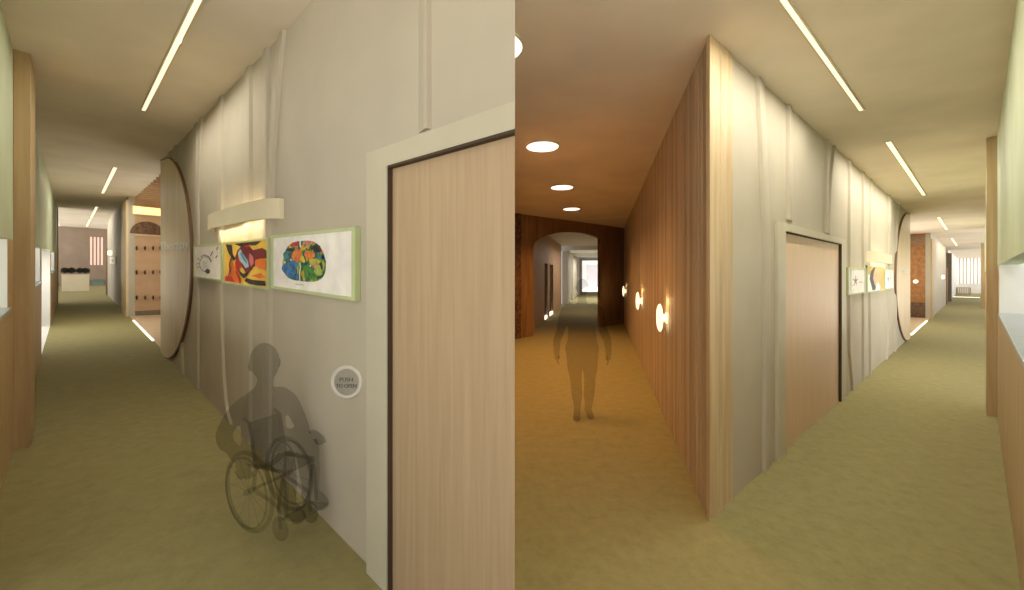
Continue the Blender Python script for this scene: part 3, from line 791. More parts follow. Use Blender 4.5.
# timber boarded wall: boards with grooves
mb = MB(); nb = int((uA1-uA0)/.115); wd = (uA1-uA0)/nb; g = .024
tt = A.t[0]*R.t[0]+A.t[1]*R.t[1]
for i in range(nb):
    a = uA0+i*wd
    if i == 0: mb.uv(A, [(a, vA), (a+wd-g, vA), (a+wd-g, vA+.03), ((vR+.0115-(vA+.03)*tt)/den, vA+.03)], 0, hR, 0)
    else: mb.box(A, a, a+wd-g, vA, vA+.03, 0, hR, (0,1,2,0,2,1)[i % 6])
mb.uv(A, [((vR+.0-(vA+.028)*tt)/den, vA+.028), (uA1, vA+.028), (uA1, vA+.10), ((vR-.028-(vA+.10)*tt)/den, vA+.10)], 0, hR, 1)
struct(mb.build('wall_boarded', ['slat_wood','slat_wood_dark','slat_wood_mid']), 'brown vertically boarded timber wall with three round lamps, right side of the amber hall', 'wall')
# column on corridor side
mb = MB()
n1 = R.uV(720.5, vR+.012)
mb.uv(R, [(uCa, vR+.012), (n1, vR+.012), (n1+.003, vR+.006), (n1+.010, vR+.006), (n1+.013, vR+.012), (uCb, vR+.012), (uCb, vR-.025), (uCa+.03, vR-.025)], 0, hR-.001)
tag(mb.build('corner_post', 'oak'), 'bright oak corner post where the boarded wall meets the right corridor', 'post')
# right gallery wall with door opening
uo0 = R.uV(778.4, vR+.03); ui0 = R.uV(785.8, vR+.03); ui1 = R.uV(842, vR+.03); uo1 = R.uV(846, vR+.03)
hro = R.onV(778.5, 221, vR+.03)[1]; hri = R.onV(785.8, 230.8, vR+.03)[1]
uQn = R.uV(910.3, vR); uQf = R.uV(930.5, vR); uQe = R.uV(946, vR)
mb = MB()
mb.box(R, uCb+.001, ui0, vR-.14, vR, 0, hR); mb.box(R, ui0, ui1, vR-.14, vR, hri, hR); mb.box(R, ui1, uQn, vR-.14, vR, 0, hR)
hQ = R.onV(925, 233, vR)[1]
mb.box(R, uQf, uQe, vR-.14, vR, 0, hR)
struct(mb.build('wall_corridor', 'wall_paint'), 'long pale wall with relief ribs along the right corridor', 'wall')
def ribR(pts, wpx, label, d=.028, top=True, bot=True):
    p = px_path(R, vR, pts)
    if top: p[0] = (p[0][0], hR-.002)
    if bot: p[-1] = (p[-1][0], 0.001)
    w_ = abs(R.uV(pts[0][0]+wpx/2, vR)-R.uV(pts[0][0]-wpx/2, vR))
    if len(p) > 2: p = smooth_path(p)
    put_trim(rib(R, vR, p, w_, d, 1), 'wall_paint', label)
ribR([(757,80),(759.5,130),(762.5,200),(764,260),(764,468)], 4.5, 'pale rib bending left near the ceiling, between oak corner post and right door')
ribR([(787.5,105),(787.5,220)], 3.2, 'straight pale rib above the near side of the right corridor door', bot=False)
ribR([(825.5,140),(825.5,233)], 2.2, 'straight pale rib above the far side of the right corridor door', bot=False)
ribR([(833,146),(830,180),(827.8,215),(827.5,235)], 2.2, 'thin curved rib leaning right above the right corridor door', bot=False)
ribR([(848.8,160),(848.5,330),(849.5,360),(852,390)], 2.2, 'thin rib just beyond the right corridor door')
ribR([(862.3,172),(862.5,380)], 1.8, 'thin rib at the near end of the right corridor wall lamp')
ribR([(870,179),(869,260),(869.5,374)], 1.6, 'thin rib behind the middle of the right corridor wall lamp')
ribR([(888.5,196),(888.5,320),(886,358)], 1.6, 'thin rib at the far end of the right corridor wall lamp')
ribR([(899,205),(896,235),(894.5,350)], 1.2, 'thin rib at the edge of the right corridor half disc')
# door
dr = thing('door_3', R.P((ui0+ui1)/2, vR, 0), 'plain pale wood door in a cream casing along the right corridor', 'door'); dr['kind'] = 'structure'
mb = MB(); mb.uh(R, [(uo0,0),(uo0,hro),(uo1,hro),(uo1,0),(ui1,0),(ui1,hri),(ui0,hri),(ui0,0)], vR-.02, vR+.03); mb.build('door_casing', 'frame_paint', dr)
vdr = R.onU(838.7, 0, ui1)[0]; print('R recess', vdr-vR)
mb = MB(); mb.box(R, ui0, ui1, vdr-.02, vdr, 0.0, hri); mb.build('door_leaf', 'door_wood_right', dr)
mb = MB(); mb.box(R, ui1-.006, ui1, vdr, vR+.027, 0, hri); mb.box(R, ui0+.001, ui1-.006, vdr, vR+.02, hri-.012, hri-.001); mb.build('door_stop', 'dark_gap', dr)
# pictures in the right corridor
star = []
for k in range(10):
    a = math.pi/2+math.pi*k/5; r_ = .20 if k % 2 == 0 else .05; star.append((.38+r_*math.cos(a)*.9, .50+r_*math.sin(a)*1.4))
picture(R, vR, 1, 1, 848.6, 866.3, 268.4, 292.6, 'framed_print', 'green framed grey star sketch beside the right corridor door', .018, [(1, star), (2, stroke([(.55,.42),(.7,.46),(.85,.40)], .03)), (2, stroke([(.15,.3),(.3,.34)], .02))], mats=['art_paper','a_grey','a_pink'])
artp = [(3, [(0,0),(1,0),(1,1),(0,1)]), (4, [(0,0),(.5,0),(.4,.3),(.2,.6),(0,.7)]), (2, [(.30,.90),(.55,1),(.75,.95),(.80,.70),(.76,.45),(.66,.30),(.45,.32),(.30,.50)]),
        (1, [(.10,.50),(.18,.80),(.32,.95),(.45,.98),(.34,.75),(.30,.50),(.38,.28),(.52,.02),(.26,.02),(.20,.22)]), (4, [(.42,.0),(.5,.28),(.62,.34),(.74,.1),(.7,0)])]
picture(R, vR, 1, 1, 867.5, 884.6, 266.5, 290.0, 'framed_print', 'green framed portrait style print in yellow and black under the right corridor lamp', .018, artp, mats=['art_paper','a_black','a_skin','a_ochre','art_paper'])
picture(R, vR, 1, 1, 885.2, 894, 269.6, 288.2, 'framed_print', 'small green framed sketch next to the right corridor half disc', .018, [(1, [(x*.9, y) for x, y in star]), (1, stroke([(.6,.5),(.8,.6)], .03))], mats=['art_paper','a_grey'])
hb_ = R.onV(872, 261.5, vR+.12)[1]; ht_ = R.onV(864, 251.0, vR)[1]
um, hw = wall_lamp(R, vR, 1, 863, 888, ht_, hb_, .12, 'cream bowed wall lamp above the prints in the right corridor')
lamp_light(R, um, vR+.07, hb_+.02, hw*1.3, .04, 4.5, (1,.74,.44)); lamp_light(R, um, vR+.07, ht_-.02, hw*1.3, .04, 1.4, (1,.74,.44), False)
# half disc
vdsk = vR+.028
poly, ue, hm, hh, sag, sg = half_disc(R, vdsk, 1, 910.3, 213.5, 340.5, 895.8, '', '')
t = thing('sign_disc', R.P(ue, vdsk, 0), 'half disc sign board of pale oak beside the right corridor entrance', 'sign')
mb = MB(); mb.uh(R, [(ue+(u-ue)*.96, hm+(h-hm)*.99) for u, h in poly], vR+.001, vdsk); mb.build('board', 'pale_oak', t)
mb = MB()
for i in range(len(poly)-1):
    a, b = poly[i], poly[i+1]
    ia = (ue+(a[0]-ue)*.96, hm+(a[1]-hm)*.99); ib = (ue+(b[0]-ue)*.96, hm+(b[1]-hm)*.99)
    mb.uh(R, [a, b, ib, ia], vR+.001, vdsk+.003)
mb.build('rim', 'dark_edge', t)
mb = MB(); ta = R.uV(901.5, vdsk); tb = R.uV(909, vdsk); h0 = R.onV(905, 274.5, vdsk)[1]; h1_ = R.onV(905, 268.5, vdsk)[1]
text_mesh(mb, 'Therapy', R.P(ta, vdsk, h0), vec(R,'d'), Z, tb-ta, h1_-h0, .005, vec(R,'t'))
mb.build('lettering', 'white_paint', t)
# alcove in the right corridor
ub = uQf+.02; vb1 = R.onU(905, 250, ub)[0]-1.0
mb = MB(); hws = R.onU(920, 302.5, ub)[1]
mb.box(R, ub, ub+.08, vb1, vR-.141, hws, hR)
struct(mb.build('wall_alcove_right', 'cork'), 'mottled cork brown wall inside the right corridor entrance', 'wall')
mb = MB(); mb.box(R, ub-.03, ub+.08, vb1, vR-.141, 0, hws)
struct(mb.build('baseboard_alcove_right', 'brown_tile'), 'dark tiled dado inside the right corridor entrance', 'baseboard')
mb = MB(); mb.box(R, uQn-1, ub, vb1-.08, vb1, 0, hR); mb.box(R, uQn-1.08, uQn-1, vb1-.08, vR-.14, 0, hR)
struct(mb.build('wall_alcove_right_back', 'wall_paint'), 'pale wall at the rear of the right corridor entrance', 'wall')
mb = MB(); mb.box(R, uQn-1, ub, vb1, vR-.02, 0, .012)
struct(mb.build('floor_alcove_right', 'tan_floor'), 'tan floor inside the right corridor entrance', 'floor')
mb = MB(); ht1 = R.onU(918, 238, ub-.6)[1]; mb.box(R, ub-.6, ub-.5, vb1, vR-.141, ht1-.10, ht1)
mb.box(R, ub-.6, ub-.5, vb1, vR-.141, ht1-.24, ht1-.17)
tag(mb.build('door_track_beam', 'grey_brown'), 'grey beam across the top of the right corridor entrance', 'beam')
mb = MB(); mb.box(R, uQf, R.uV(932.6, vR), vR, vR+.05, 0, R.onV(932, 240, vR)[1])
struct(mb.build('trim_92', 'panel_oak'), 'oak jamb on the far side of the right corridor entrance', 'door trim')
s0 = R.onH(913.5, 335.5, 0)[0]; s1 = R.onH(926.5, 321, 0)[0]
mb = MB(); mb.box(R, s0, s1, vR-.045, vR, 0, .02)
tag(mb.build('threshold_strip', 'floor_strip'), 'glowing white threshold strip in the floor of the right corridor entrance', 'floor light')
vv, hh_ = R.onU(915.8, 281.5, ub-.03)
t = thing('wall_lamp', R.P(ub, vv, hh_), 'single round glowing wall lamp on the cork brown alcove wall', 'wall lamp')
mb = MB(); mb.lathe(R.P(ub-.001, vv, hh_), -vec(R,'d'), [(0,.06),(.04,.06)], 16); mb.build('lamp_base', 'cream', t)
rr = 1.9/F*(R.P(ub, vv, 0).y)
mb = MB(); mb.lathe(R.P(ub-.04, vv, hh_), -vec(R,'d'), [(0,rr*.5),(.01,rr*.9),(.03,rr),(.06,rr*.9),(.08,rr*.5),(.085,.01)], 24); mb.build('lamp_globe', 'mushroom_glass', t, smooth=True)
# beyond the alcove: small lamp and door, end room
su = R.uV(940, vR)
t = thing('wall_lamp', R.P(su, vR, R.onV(940, 280, vR)[1]), 'tiny glowing wall lamp far along the right corridor', 'wall lamp')
mb = MB(); mb.lathe(R.P(su, vR+.10, R.onV(940,279,vR)[1]), Z, [(0,.03),(.03,.06),(.17,.06),(.2,.03)], 14); mb.build('lamp_globe', 'mushroom_glass', t, smooth=True)
mb = MB(); hq = R.onV(940,279,vR)[1]+.1; mb.tube([R.P(su, vR+.001, hq), R.P(su, vR+.1, hq)], .03, 8); mb.build('arm', 'cream', t)
mb = MB(); mb.box(R, uQe-.02, uQe+.3, vR-.1, vR+.06, 0, R.onV(946, 268, vR)[1])
struct(mb.build('trim_93', 'brown_wood'), 'dark door jamb far along the right corridor wall', 'door trim')
mb = MB(); u5 = R.uV(949.3, vR); mb.box(R, u5, u5+.5, vR-.15, vR+.1, 0, R.onV(949.3, 253, vR)[1])
tag(mb.build('wooden_post', 'grey_brown'), 'grey-brown post before the bright end room of the right corridor', 'post')
mb = MB(); mb.box(R, u5+.5, uEndR+.4, vR-.2, vR-.06, 0, hR)
struct(mb.build('wall_end_side', 'white_paint'), 'white wall leading to the bright end window of the right corridor', 'wall')
# end window
w0 = R.onU(955, 280, uEndR)[0]; w1 = R.onU(979.5, 280, uEndR)[0]; hz0 = R.onU(965, 283.5, uEndR)[1]; hz1 = R.onU(965, 258, uEndR)[1]
mb = MB(); mb.box(R, uEndR, uEndR+.1, vR-.2, w0, 0, hR); mb.box(R, uEndR, uEndR+.1, w0, w1, 0, hz0); mb.box(R, uEndR, uEndR+.1, w0, w1, hz1, hR); mb.box(R, uEndR, uEndR+.1, w1, vRs+.5, 0, hR)
struct(mb.build('wall_bright_end', 'white_paint'), 'white wall around the bright window closing the right corridor', 'wall')
w = thing('window_2', R.P(uEndR, (w0+w1)/2, hz0), 'bright window with pale vertical blinds closing the right corridor', 'window'); w['kind'] = 'structure'
mb = MB(); mb.box(R, uEndR+.07, uEndR+.09, w0, w1, hz0, hz1); mb.build('pane', 'day_pane', w)
mb = MB()
for i in range(7):
    x = w0+(w1-w0)*(i+.2)/7; mb.box(R, uEndR-.06, uEndR+.02, x, x+(w1-w0)/7*.38, hz0, hz1)
mb.build('vertical_blind', 'wall_paint', w)
lamp_light(R, uEndR-2.5, 0-.4, hR-.1, 3, 1.2, 60, (1,.93,.84), name='end_room_fill')  # added downward fill to brighten the end room walls
bu = min(R.onH(963, 294.6, 0)[0], uEndR-.7); b0 = R.onU(955.5, 290, bu)[0]; b1 = R.onU(971, 290, bu)[0]; hbn = R.onU(963, 287.3, bu)[1]
t = thing('bench', R.P(bu, (b0+b1)/2, 0), 'slatted orange-brown bench under the bright window of the right corridor', 'bench')
mb = MB(); mb.box(R, bu, bu+.5, b0, b1, hbn-.06, hbn); mb.build('seat', 'oak', t)
mb = MB()
for i in range(9):
    x = b0+(b1-b0-.06)*i/8; mb.box(R, bu+.02, bu+.06, x, x+.05, .0, hbn-.06)
mb.build('slatted_front', 'panel_oak', t)
for x in (b0+.03, b1-.09):
    mb = MB(); mb.box(R, bu+.4, bu+.46, x, x+.06, 0, hbn-.06); mb.build('leg', 'panel_oak', t)
us_ = R.onH(965, 297.3, 0)[0]; mb = MB(); mb.box(R, us_-.0, us_+.5, R.onU(952,297,us_)[0], w1, .0, .015)  # glowing slab put in as the sun patch on the floor
tag(mb.build('floor_sun_patch', 'floor_strip'), 'glowing white strip imitating a sun patch on the floor before the slatted bench', 'floor light')
# right-hand wall: green above, oak below
hsR = R.onV(1010, 335, vRs)[1]; hsR = 1.25; htR = 1.82
pu, pv = R.onH(992.5, 415.6, 0); pR = pu
uRa = R.uV(999.0, vRs)
upx = MB(); upx.box(R, 2.4, R.uV(984.6, vRs), vRs, vRs+.14, htR, hR)
lox = MB(); lox.box(R, 2.4, uRa, vRs, vRs+.14, 0, hsR); lox.box(R, uRa, pu, vRs, vRs+.14, 0, htR)
uRb0 = R.uV(985.2, vRs); lox.box(R, pu, pu+.5, vRs, vRs+.14, 0, htR); lox.box(R, uRb0-.4, uRb0, vRs, vRs+.14, 0, htR)
print('right opening', pu+.5, uRb0)
for q_ in (.3, .7): fill_light(R, pu+.5+(uRb0-pu-.9)*q_, vRs+1.2, 1.0, 1, 2.5, .8, 34, (1,.95,.88), 1.0)  # added fills behind the wall gap, brightening the corridor at depth
struct(upx.build('wall_right_upper', 'green_paint'), 'sage green upper wall at the far right edge', 'wall')
struct(lox.build('wall_right_lower', 'panel_oak'), 'oak panelled lower wall at the far right edge', 'wall')
mb = MB(); mb.box(R, 2.4, uRa-.003, vRs-.008, vRs+1.4, hsR, hsR+.03)
tag(mb.build('counter', 'grey_counter', bevel=.003), 'grey counter of the large hatch at the right edge', 'counter')
mb = MB(); mb.box(R, uRa, uRa+.06, vRs+.145, vRs+1.6, 0, hR); mb.box(R, uRa-.006, uRa-.001, vRs+.001, vRs+.145, hsR+.031, htR-.001)
mb.box(R, 2.4, uRa, vRs+1.4, vRs+1.46, 0, hR)
struct(mb.build('wall_bay_right', 'white_paint'), 'white wall behind the hatch at the right edge', 'wall')
ppv = R.onH(986.3, 415, 0)[1]
pvv = R.uV(986.3, 0.02)
lamp_light(R, uRa-.6, vRs+.8, hR-.25, .8, .6, 9, (.95,1,1), name='hatch_room_fill')  # added fill in the hatch room, no fixture
fill_light(R, uRa-.9, vRs+1.3, 1.6, 1, 1.6, .5, 24, (1,.95,.86), .9)  # added fill from the hatch toward the corridor ceiling
# post on the right: projects from the wall toward the corridor
pf_u = R.uV(997.4, vRs)
mb = MB(); vin = R.onU(986.2, 300, pf_u)[0]
mb.box(R, pf_u, pf_u+.35, vin, vRs, 0, hR-.001)
tag(mb.build('wooden_post', 'oak', bevel=.002), 'tall oak post beside the hatch at the right edge', 'post')
mb = MB(); fu_ = R.uV(982.5, vRs); mb.box(R, fu_, fu_+.4, vRs-.05, vRs+.1, 0, hR-.001)
tag(mb.build('wooden_post', 'panel_oak'), 'thin far post seen left of the tall oak post at the right edge', 'post')
fill_light(R, (uQn+uQf)/2, vb1+.3, 1.0, -1, 3, .8, 80, (1,.92,.82), 1.0)  # added fill from the right alcove across the corridor
# strips of right corridor
GR = 'ceiling strip lamps of the right corridor'
strip(R, (787,0), (860,110), 4.5, hR, 'nearest long ceiling strip lamp in the right corridor', GR, 45, 1.2)
strip(R, (889,141), (923.5,195), 3.6, hR, 'second ceiling strip lamp of the right corridor', GR, 75)
strip(R, (938.7,217), (946.6,229.5), 2.4, hR, 'third ceiling strip lamp of the right corridor', GR, 50)
strip(R, (951.8,238), (956.6,245.5), 1.8, hR, 'furthest ceiling strip lamp of the right corridor', GR, 50)

# ---- hall end wall with arch
uz0 = R.uV(514, vE)-1.2; uz1 = uXr
um0 = R.uV(520.5, vE)
a0 = R.uV(533.5, vE); a1 = R.uV(600.5, vE)
hs0 = R.onV(534, 245, vE)[1]; hs1 = R.onV(600, 238.5, vE)[1]; hap = R.onV(568, 232.5, vE)[1]
hsp = (hs0+hs1)/2
n_ = 22
arch = []
for k in range(n_+1):
    a = math.pi*k/n_; arch.append((a1+(a0-a1)*(1-math.cos(a))/2, hsp-.35+(hap-hsp+.35)*abs(math.sin(a))**.55))
mb = MB()
arch = [R.onV(px, py, vE) for px, py in ((600.5,238.5),(598,237),(593,235.2),(585,233.2),(575,232),(565,232),(556,233),(548,235),(541,238),(537,240.5),(534.5,243.5),(533.5,247.5))]
a1 = arch[0][0]; a0 = arch[-1][0]
mb.uh(R, [(um0,0),(um0,hR),(uz1,hR),(uz1,0),(a1,0)]+arch+[(a0,0)], vE-.12, vE)
struct(mb.build('wall_hall_end', 'brown_wood'), 'dark brown timber wall with an arched opening at the end of the amber hall', 'wall')
mb = MB(); mb.box(R, uz0, um0, vE-.12, vE+.03, 0, hR)
struct(mb.build('wall_mosaic', 'mosaic'), 'dark mosaic pier at the left edge of the amber hall', 'wall')
# wooden pilaster edge right of arch
# ---- passage beyond the arch
gx, gy = (545.5-CX)/F, 1.0; kk = H*F/(319.6-HY); G = Vector((gx*kk, gy*kk, 0)); vP = G.x*A.t[0]+G.y*A.t[1]
def uP(px): return A.uV(px, vP)
hPs = 3.3
# start of passage wall: where it meets the back face of the end wall
u_st = (vE-.25-vP*(A.t[0]*R.t[0]+A.t[1]*R.t[1]))/den
u1_, u2_ = uP(561.5), uP(584)
print('pass', vP, u_st, u1_, u2_, uP(545.3), uP(553.5))
mb = MB()
sl = [(uP(544.6), uP(547.6)), (uP(549.6), uP(553.2))]
hsl_t = A.onV(548, 264, vP)[1]
ccut = lambda v_: (vE-.14-v_*tt)/den
mb.uv(A, [(ccut(vP-.12), vP-.12), (sl[0][0], vP-.12), (sl[0][0], vP), (ccut(vP), vP)], 0, hPs); mb.box(A, sl[0][1], sl[1][0], vP-.12, vP, 0, hPs); mb.box(A, sl[1][1], u1_, vP-.12, vP, 0, hPs)
for s_ in sl: mb.box(A, s_[0], s_[1], vP-.12, vP, hsl_t, hPs)
struct(mb.build('wall_passage', 'pegboard'), 'tan wall with two tall slot windows beyond the arch', 'wall')
for i, s_ in enumerate(sl):
    w = thing('window_%d' % (3+i), A.P(s_[0], vP, 0), 'tall dark slot window beyond the arch, '+('nearer' if i == 0 else 'further'), 'window'); w['kind'] = 'structure'
    mb = MB(); mb.box(A, s_[0], s_[1], vP-.10, vP-.08, .12, hsl_t); mb.build('pane', 'dark_gap', w)
    mb = MB(); mb.box(A, s_[0], s_[1], vP-.11, vP-.01, 0, .12); mb.build('light_sill', 'floor_strip', w)
# bright bays: piers and glazing
edges = [(561.5,566), (570,573.5), (576.2,579), (581.5,584.5)]
k_ = 0
for i, (pa, pb) in enumerate(((565.5,568.5),(571.5,575.5),(578,581))):
    mb = MB(); mb.box(A, uP(pa), uP(pb), vP-.2, vP+.12, 0, hPs)
    tag(mb.build('pier', 'wall_paint'), ['nearest grey pier of the bright passage beyond the arch', 'middle grey pier of the bright passage beyond the arch', 'furthest grey pier of the bright passage beyond the arch'][i], 'pier')
mb = MB(); mb.box(A, u1_, uP(588), vP-.28, vP-.24, 0, hPs)
o = mb.build('window_5', 'soft_pane'); struct(o, 'bright glazing behind the grey piers beyond the arch', 'window')
uPe = uP(588)
mb = MB(); mb.box(A, uPe, uPe+.1, vP-.5, 1.0, 0, hPs)
struct(mb.build('wall_passage_end', 'white_paint'), 'white wall at the far end of the bright passage', 'wall')
mb = MB(); mb.uv(A, [(ccut(.9), .9), (uPe, .9), (uPe, 1.0), (ccut(1.0), 1.0)], 0, hPs)  # added out of view to keep outside light off the end window
struct(mb.build('wall_passage_right', 'wall_paint'), 'unseen right wall of the passage beyond the arch', 'wall')
va_ = A.onU(596, 270, uPe)[0]; vb_ = A.onU(588.5,270,uPe)[0]
mb = MB(); mb.box(A, uPe-.04, uPe-.001, vb_, min(va_+2, .85), A.onU(595,290,uPe)[1] if A.onU(595,290,uPe)[1] > .1 else .1, 3.0)
struct(mb.build('window_6', 'soft_pane'), 'bright end window of the passage beyond the arch', 'window')
ccut = lambda v_: (vE-.14-v_*tt)/den
mb = MB(); mb.uv(A, [(ccut(vP-.3), vP-.3), (uPe+.1, vP-.3), (uPe+.1, 1.0), (ccut(1.0), 1.0)], hPs, hPs+.05)
struct(mb.build('ceiling_passage', 'white_paint'), 'white ceiling of the passage beyond the arch', 'ceiling')
for i, px in enumerate((562.5, 572, 579)):
    uu = uP(px); mb = MB(); mb.box(A, uu, uu+.35, vP-.1, .89, hPs-.22, hPs)
    tag(mb.build('ceiling_beam', 'white_paint'), ['nearest white ceiling beam of the bright passage', 'middle white ceiling beam of the bright passage', 'furthest white ceiling beam of the bright passage'][i], 'beam')
lamp_light(A, uP(556), vP+1.5, hPs-.3, 3.0, 1.0, 50, (1,.8,.6)); lamp_light(A, uP(572), vP+1.5, hPs-.3, 6.0, 1.5, 200, (1,.96,.92))  # added fill lamps without fixtures, to brighten the passage
# ---- downlights
def downlight(px, py, label):
    u_, v_ = A.onH(px, py, hR); q = A.P(u_, v_, hR)
    t = thing('downlight', q-Z*.02, label, 'ceiling lamp', 'round downlights of the amber hall')
    rr_ = dl_r
    mb = MB(); mb.lathe(q-Z*.001, -Z, [(0,rr_*1.08),(.010,rr_*1.08),(.012,rr_)], 32); mb.build('rim', 'cream', t)
    mb = MB(); mb.lathe(q-Z*.0125, -Z, [(0,rr_),(.004,rr_*.98)], 32); mb.build('lens', 'down_light', t)
    ld = bpy.data.lights.new('downlight_beam', 'SPOT'); ld.energy = 300 if py < 100 else 230; ld.color = (1,.50,.17); ld.spot_size = 2.3; ld.spot_blend = 1; ld.shadow_soft_size = .1
    o = bpy.data.objects.new('downlight_beam', ld); COL.objects.link(o); o.location = q-Z*.06
kd = (hR-H)*F/(HY-146); dl_r = 16/F*kd/1.0
for px, py, lb in ((494,46,'nearest round downlight, cut off at the edge of the large door'), (542.5,146,'second round downlight of the amber hall'), (562,187,'third round downlight of the amber hall'), (571.5,208.7,'furthest round downlight of the amber hall')):
    downlight(px, py, lb)
# ---- mushroom wall lamps
for (px, py, pw, lb) in ((667,318,14,'nearest round mushroom lamp on the boarded wall'), (642,301,9,'middle round mushroom lamp on the boarded wall'), (626,291.3,5.3,'furthest round mushroom lamp on the boarded wall')):
    u_, h_ = A.onV(px, py, vA); q = A.P(u_, vA, h_); r_ = pw/F*q.y
    t = thing('mushroom_wall_lamp', q, lb, 'wall lamp', 'mushroom lamps on the boarded wall')
    ax = -vec(A, 't')
    mb = MB(); mb.lathe(q, ax, [(0,.065),(.010,.065),(.014,.045),(.04,.040),(.05,.05)], 24); mb.build('stem', 'bulb', t, smooth=True)
    mb = MB(); mb.lathe(q+ax*.05, ax, [(0,r_*.45),(.012,r_*.85),(.025,r_),(.04,r_*.95),(.055,r_*.7),(.062,r_*.3),(.064,.005)], 32); mb.build('lamp_globe', 'mushroom_glass', t, smooth=True)
    ld = bpy.data.lights.new('mushroom_glow', 'POINT'); ld.energy = 1.0; ld.color = (1,.6,.25); ld.shadow_soft_size = .05
    o = bpy.data.objects.new('mushroom_glow', ld); COL.objects.link(o); o.location = q+ax*.05+Z*(r_+.03)

# ================================================================== FIGURES
def skin_body(name, joints, edges, mat, parent, xf, root=0, sub=2):
    """closed lofted limb; joints (x,y,z,r[,side r]); rings rounded off at both ends"""
    P = [Vector(j[:3]) for j in joints]; rx = [j[3] for j in joints]; ry = [j[4] if len(j) > 4 else j[3] for j in joints]
    # resample smoothly
    pts = []; A_ = []; B_ = []
    n = len(P)
    for i in range(n-1):
        for k in range(5):
            t = k/5; q = [P[max(i-1,0)], P[i], P[i+1], P[min(i+2,n-1)]]
            pts.append(.5*((2*q[1])+(-q[0]+q[2])*t+(2*q[0]-5*q[1]+4*q[2]-q[3])*t*t+(-q[0]+3*q[1]-3*q[2]+q[3])*t**3))
            w_ = t*t*(3-2*t); A_.append(rx[i]*(1-w_)+rx[i+1]*w_); B_.append(ry[i]*(1-w_)+ry[i+1]*w_)
    pts.append(P[-1]); A_.append(rx[-1]); B_.append(ry[-1])
    # rounded caps
    t0 = (pts[1]-pts[0]).normalized(); t1 = (pts[-1]-pts[-2]).normalized()
    pre = [(pts[0]-t0*min(A_[0],B_[0])*math.sin(a), A_[0]*math.cos(a), B_[0]*math.cos(a)) for a in (1.5, 1.1, .6)]
    suf = [(pts[-1]+t1*min(A_[-1],B_[-1])*math.sin(a), A_[-1]*math.cos(a), B_[-1]*math.cos(a)) for a in (.6, 1.1, 1.5)]
    R_ = pre+list(zip(pts, A_, B_))+suf
    N = 16; vs_ = []; fs = []
    side = Vector((0,1,0))
    for i, (p, a, b) in enumerate(R_):
        t = (R_[min(i+1,len(R_)-1)][0]-R_[max(i-1,0)][0]).normalized()
        f = side.cross(t)
        if f.length < .2: f = Vector((1,0,0))-t*t.x
        f.normalize(); s2 = t.cross(f).normalized()
        for k in range(N): c = 2*math.pi*k/N; vs_.append(p+f*a*math.cos(c)+s2*b*math.sin(c))
    for i in range(len(R_)-1):
        for k in range(N): l = (k+1) % N; fs.append([i*N+k, i*N+l, (i+1)*N+l, (i+1)*N+k])
    fs += [list(range(N))[::-1], [(len(R_)-1)*N+k for k in range(N)]]
    me = bpy.data.meshes.new(name); me.from_pydata([tuple(xf @ v-parent.location) for v in vs_], [], fs)
    bm = bmesh.new(); bm.from_mesh(me); bmesh.ops.recalc_face_normals(bm, faces=bm.faces); bm.to_mesh(me); bm.free()
    o = bpy.data.objects.new(name, me); COL.objects.link(o); o.parent = parent
    return o
def union_body(name, parts, mat, parent, voxel=.012):
    """joins skinned pieces into one continuous surface by voxel remesh"""
    bm = bmesh.new()
    for p in parts: bm.from_mesh(p.data)
    me = bpy.data.meshes.new(name); bm.to_mesh(me); bm.free()
    for p in parts: bpy.data.objects.remove(p)
    o = bpy.data.objects.new(name, me); COL.objects.link(o); o.parent = parent
    r = o.modifiers.new('r', 'REMESH'); r.mode = 'VOXEL'; r.voxel_size = voxel; r.use_smooth_shade = True
    sm = o.modifiers.new('s', 'SMOOTH'); sm.factor = .5; sm.iterations = 3
    bpy.context.view_layer.update()
    dg = bpy.context.evaluated_depsgraph_get(); m2 = bpy.data.meshes.new_from_object(o.evaluated_get(dg))
    o.modifiers.clear(); o.data = m2; m2.materials.clear(); m2.materials.append(M[mat])
    m2.polygons.foreach_set('use_smooth', [True]*len(m2.polygons))
    return o
def hand(xf, parent, wrist, fwd, nrm, thumb, size=.09, curl=.4):
    """five fingers from a palm; fwd finger direction, nrm palm normal, thumb side"""
    fwd = Vector(fwd).normalized(); nrm = Vector(nrm).normalized(); side = Vector(thumb).normalized()
    w = Vector(wrist); P = []
    js = [(*w, .020,.024), (*(w+fwd*size*.45), .013,.036), (*(w+fwd*size*.95), .011,.038)]
    P.append(skin_body('palm', js, [(0,1),(1,2)], 'smoke_body', parent, xf))
    for i, (s_, ln) in enumerate(((-.032,.060),(-.011,.074),(.011,.080),(.032,.072))):
        b = w+fwd*size*.9+side*s_; d = (fwd+nrm*curl*.5).normalized(); e = (fwd+nrm*curl*1.6).normalized()
        j = [(*b,.0095), (*(b+d*ln*.45),.009), (*(b+d*ln*.45+e*ln*.32),.008), (*(b+d*ln*.45+e*ln*.55),.007)]
        P.append(skin_body('finger', j, [(0,1),(1,2),(2,3)], 'smoke_body', parent, xf, sub=1))
    b = w+fwd*size*.3+side*.030; d = (fwd*.7+side*.8+nrm*.2).normalized()
    j = [(*b,.012), (*(b+d*.035),.011), (*(b+d*.035+(fwd+side*.2).normalized()*.032),.0095)]
    P.append(skin_body('thumb', j, [(0,1),(1,2)], 'smoke_body', parent, xf, sub=1))
    return P
def foot(xf, parent, ank, fwd, ln=.22):
    fwd = Vector(fwd).normalized(); a = Vector(ank)
    h = a-fwd*.05-Z*.045; t_ = a+fwd*(ln-.07)-Z*.06
    js = [(*a,.042), (*h,.036), (*(a+fwd*.06-Z*.035),.042,.040), (*t_,.026,.044)]
    return skin_body('foot', js, [(0,1),(0,2),(2,3)], 'smoke_body', parent, xf)
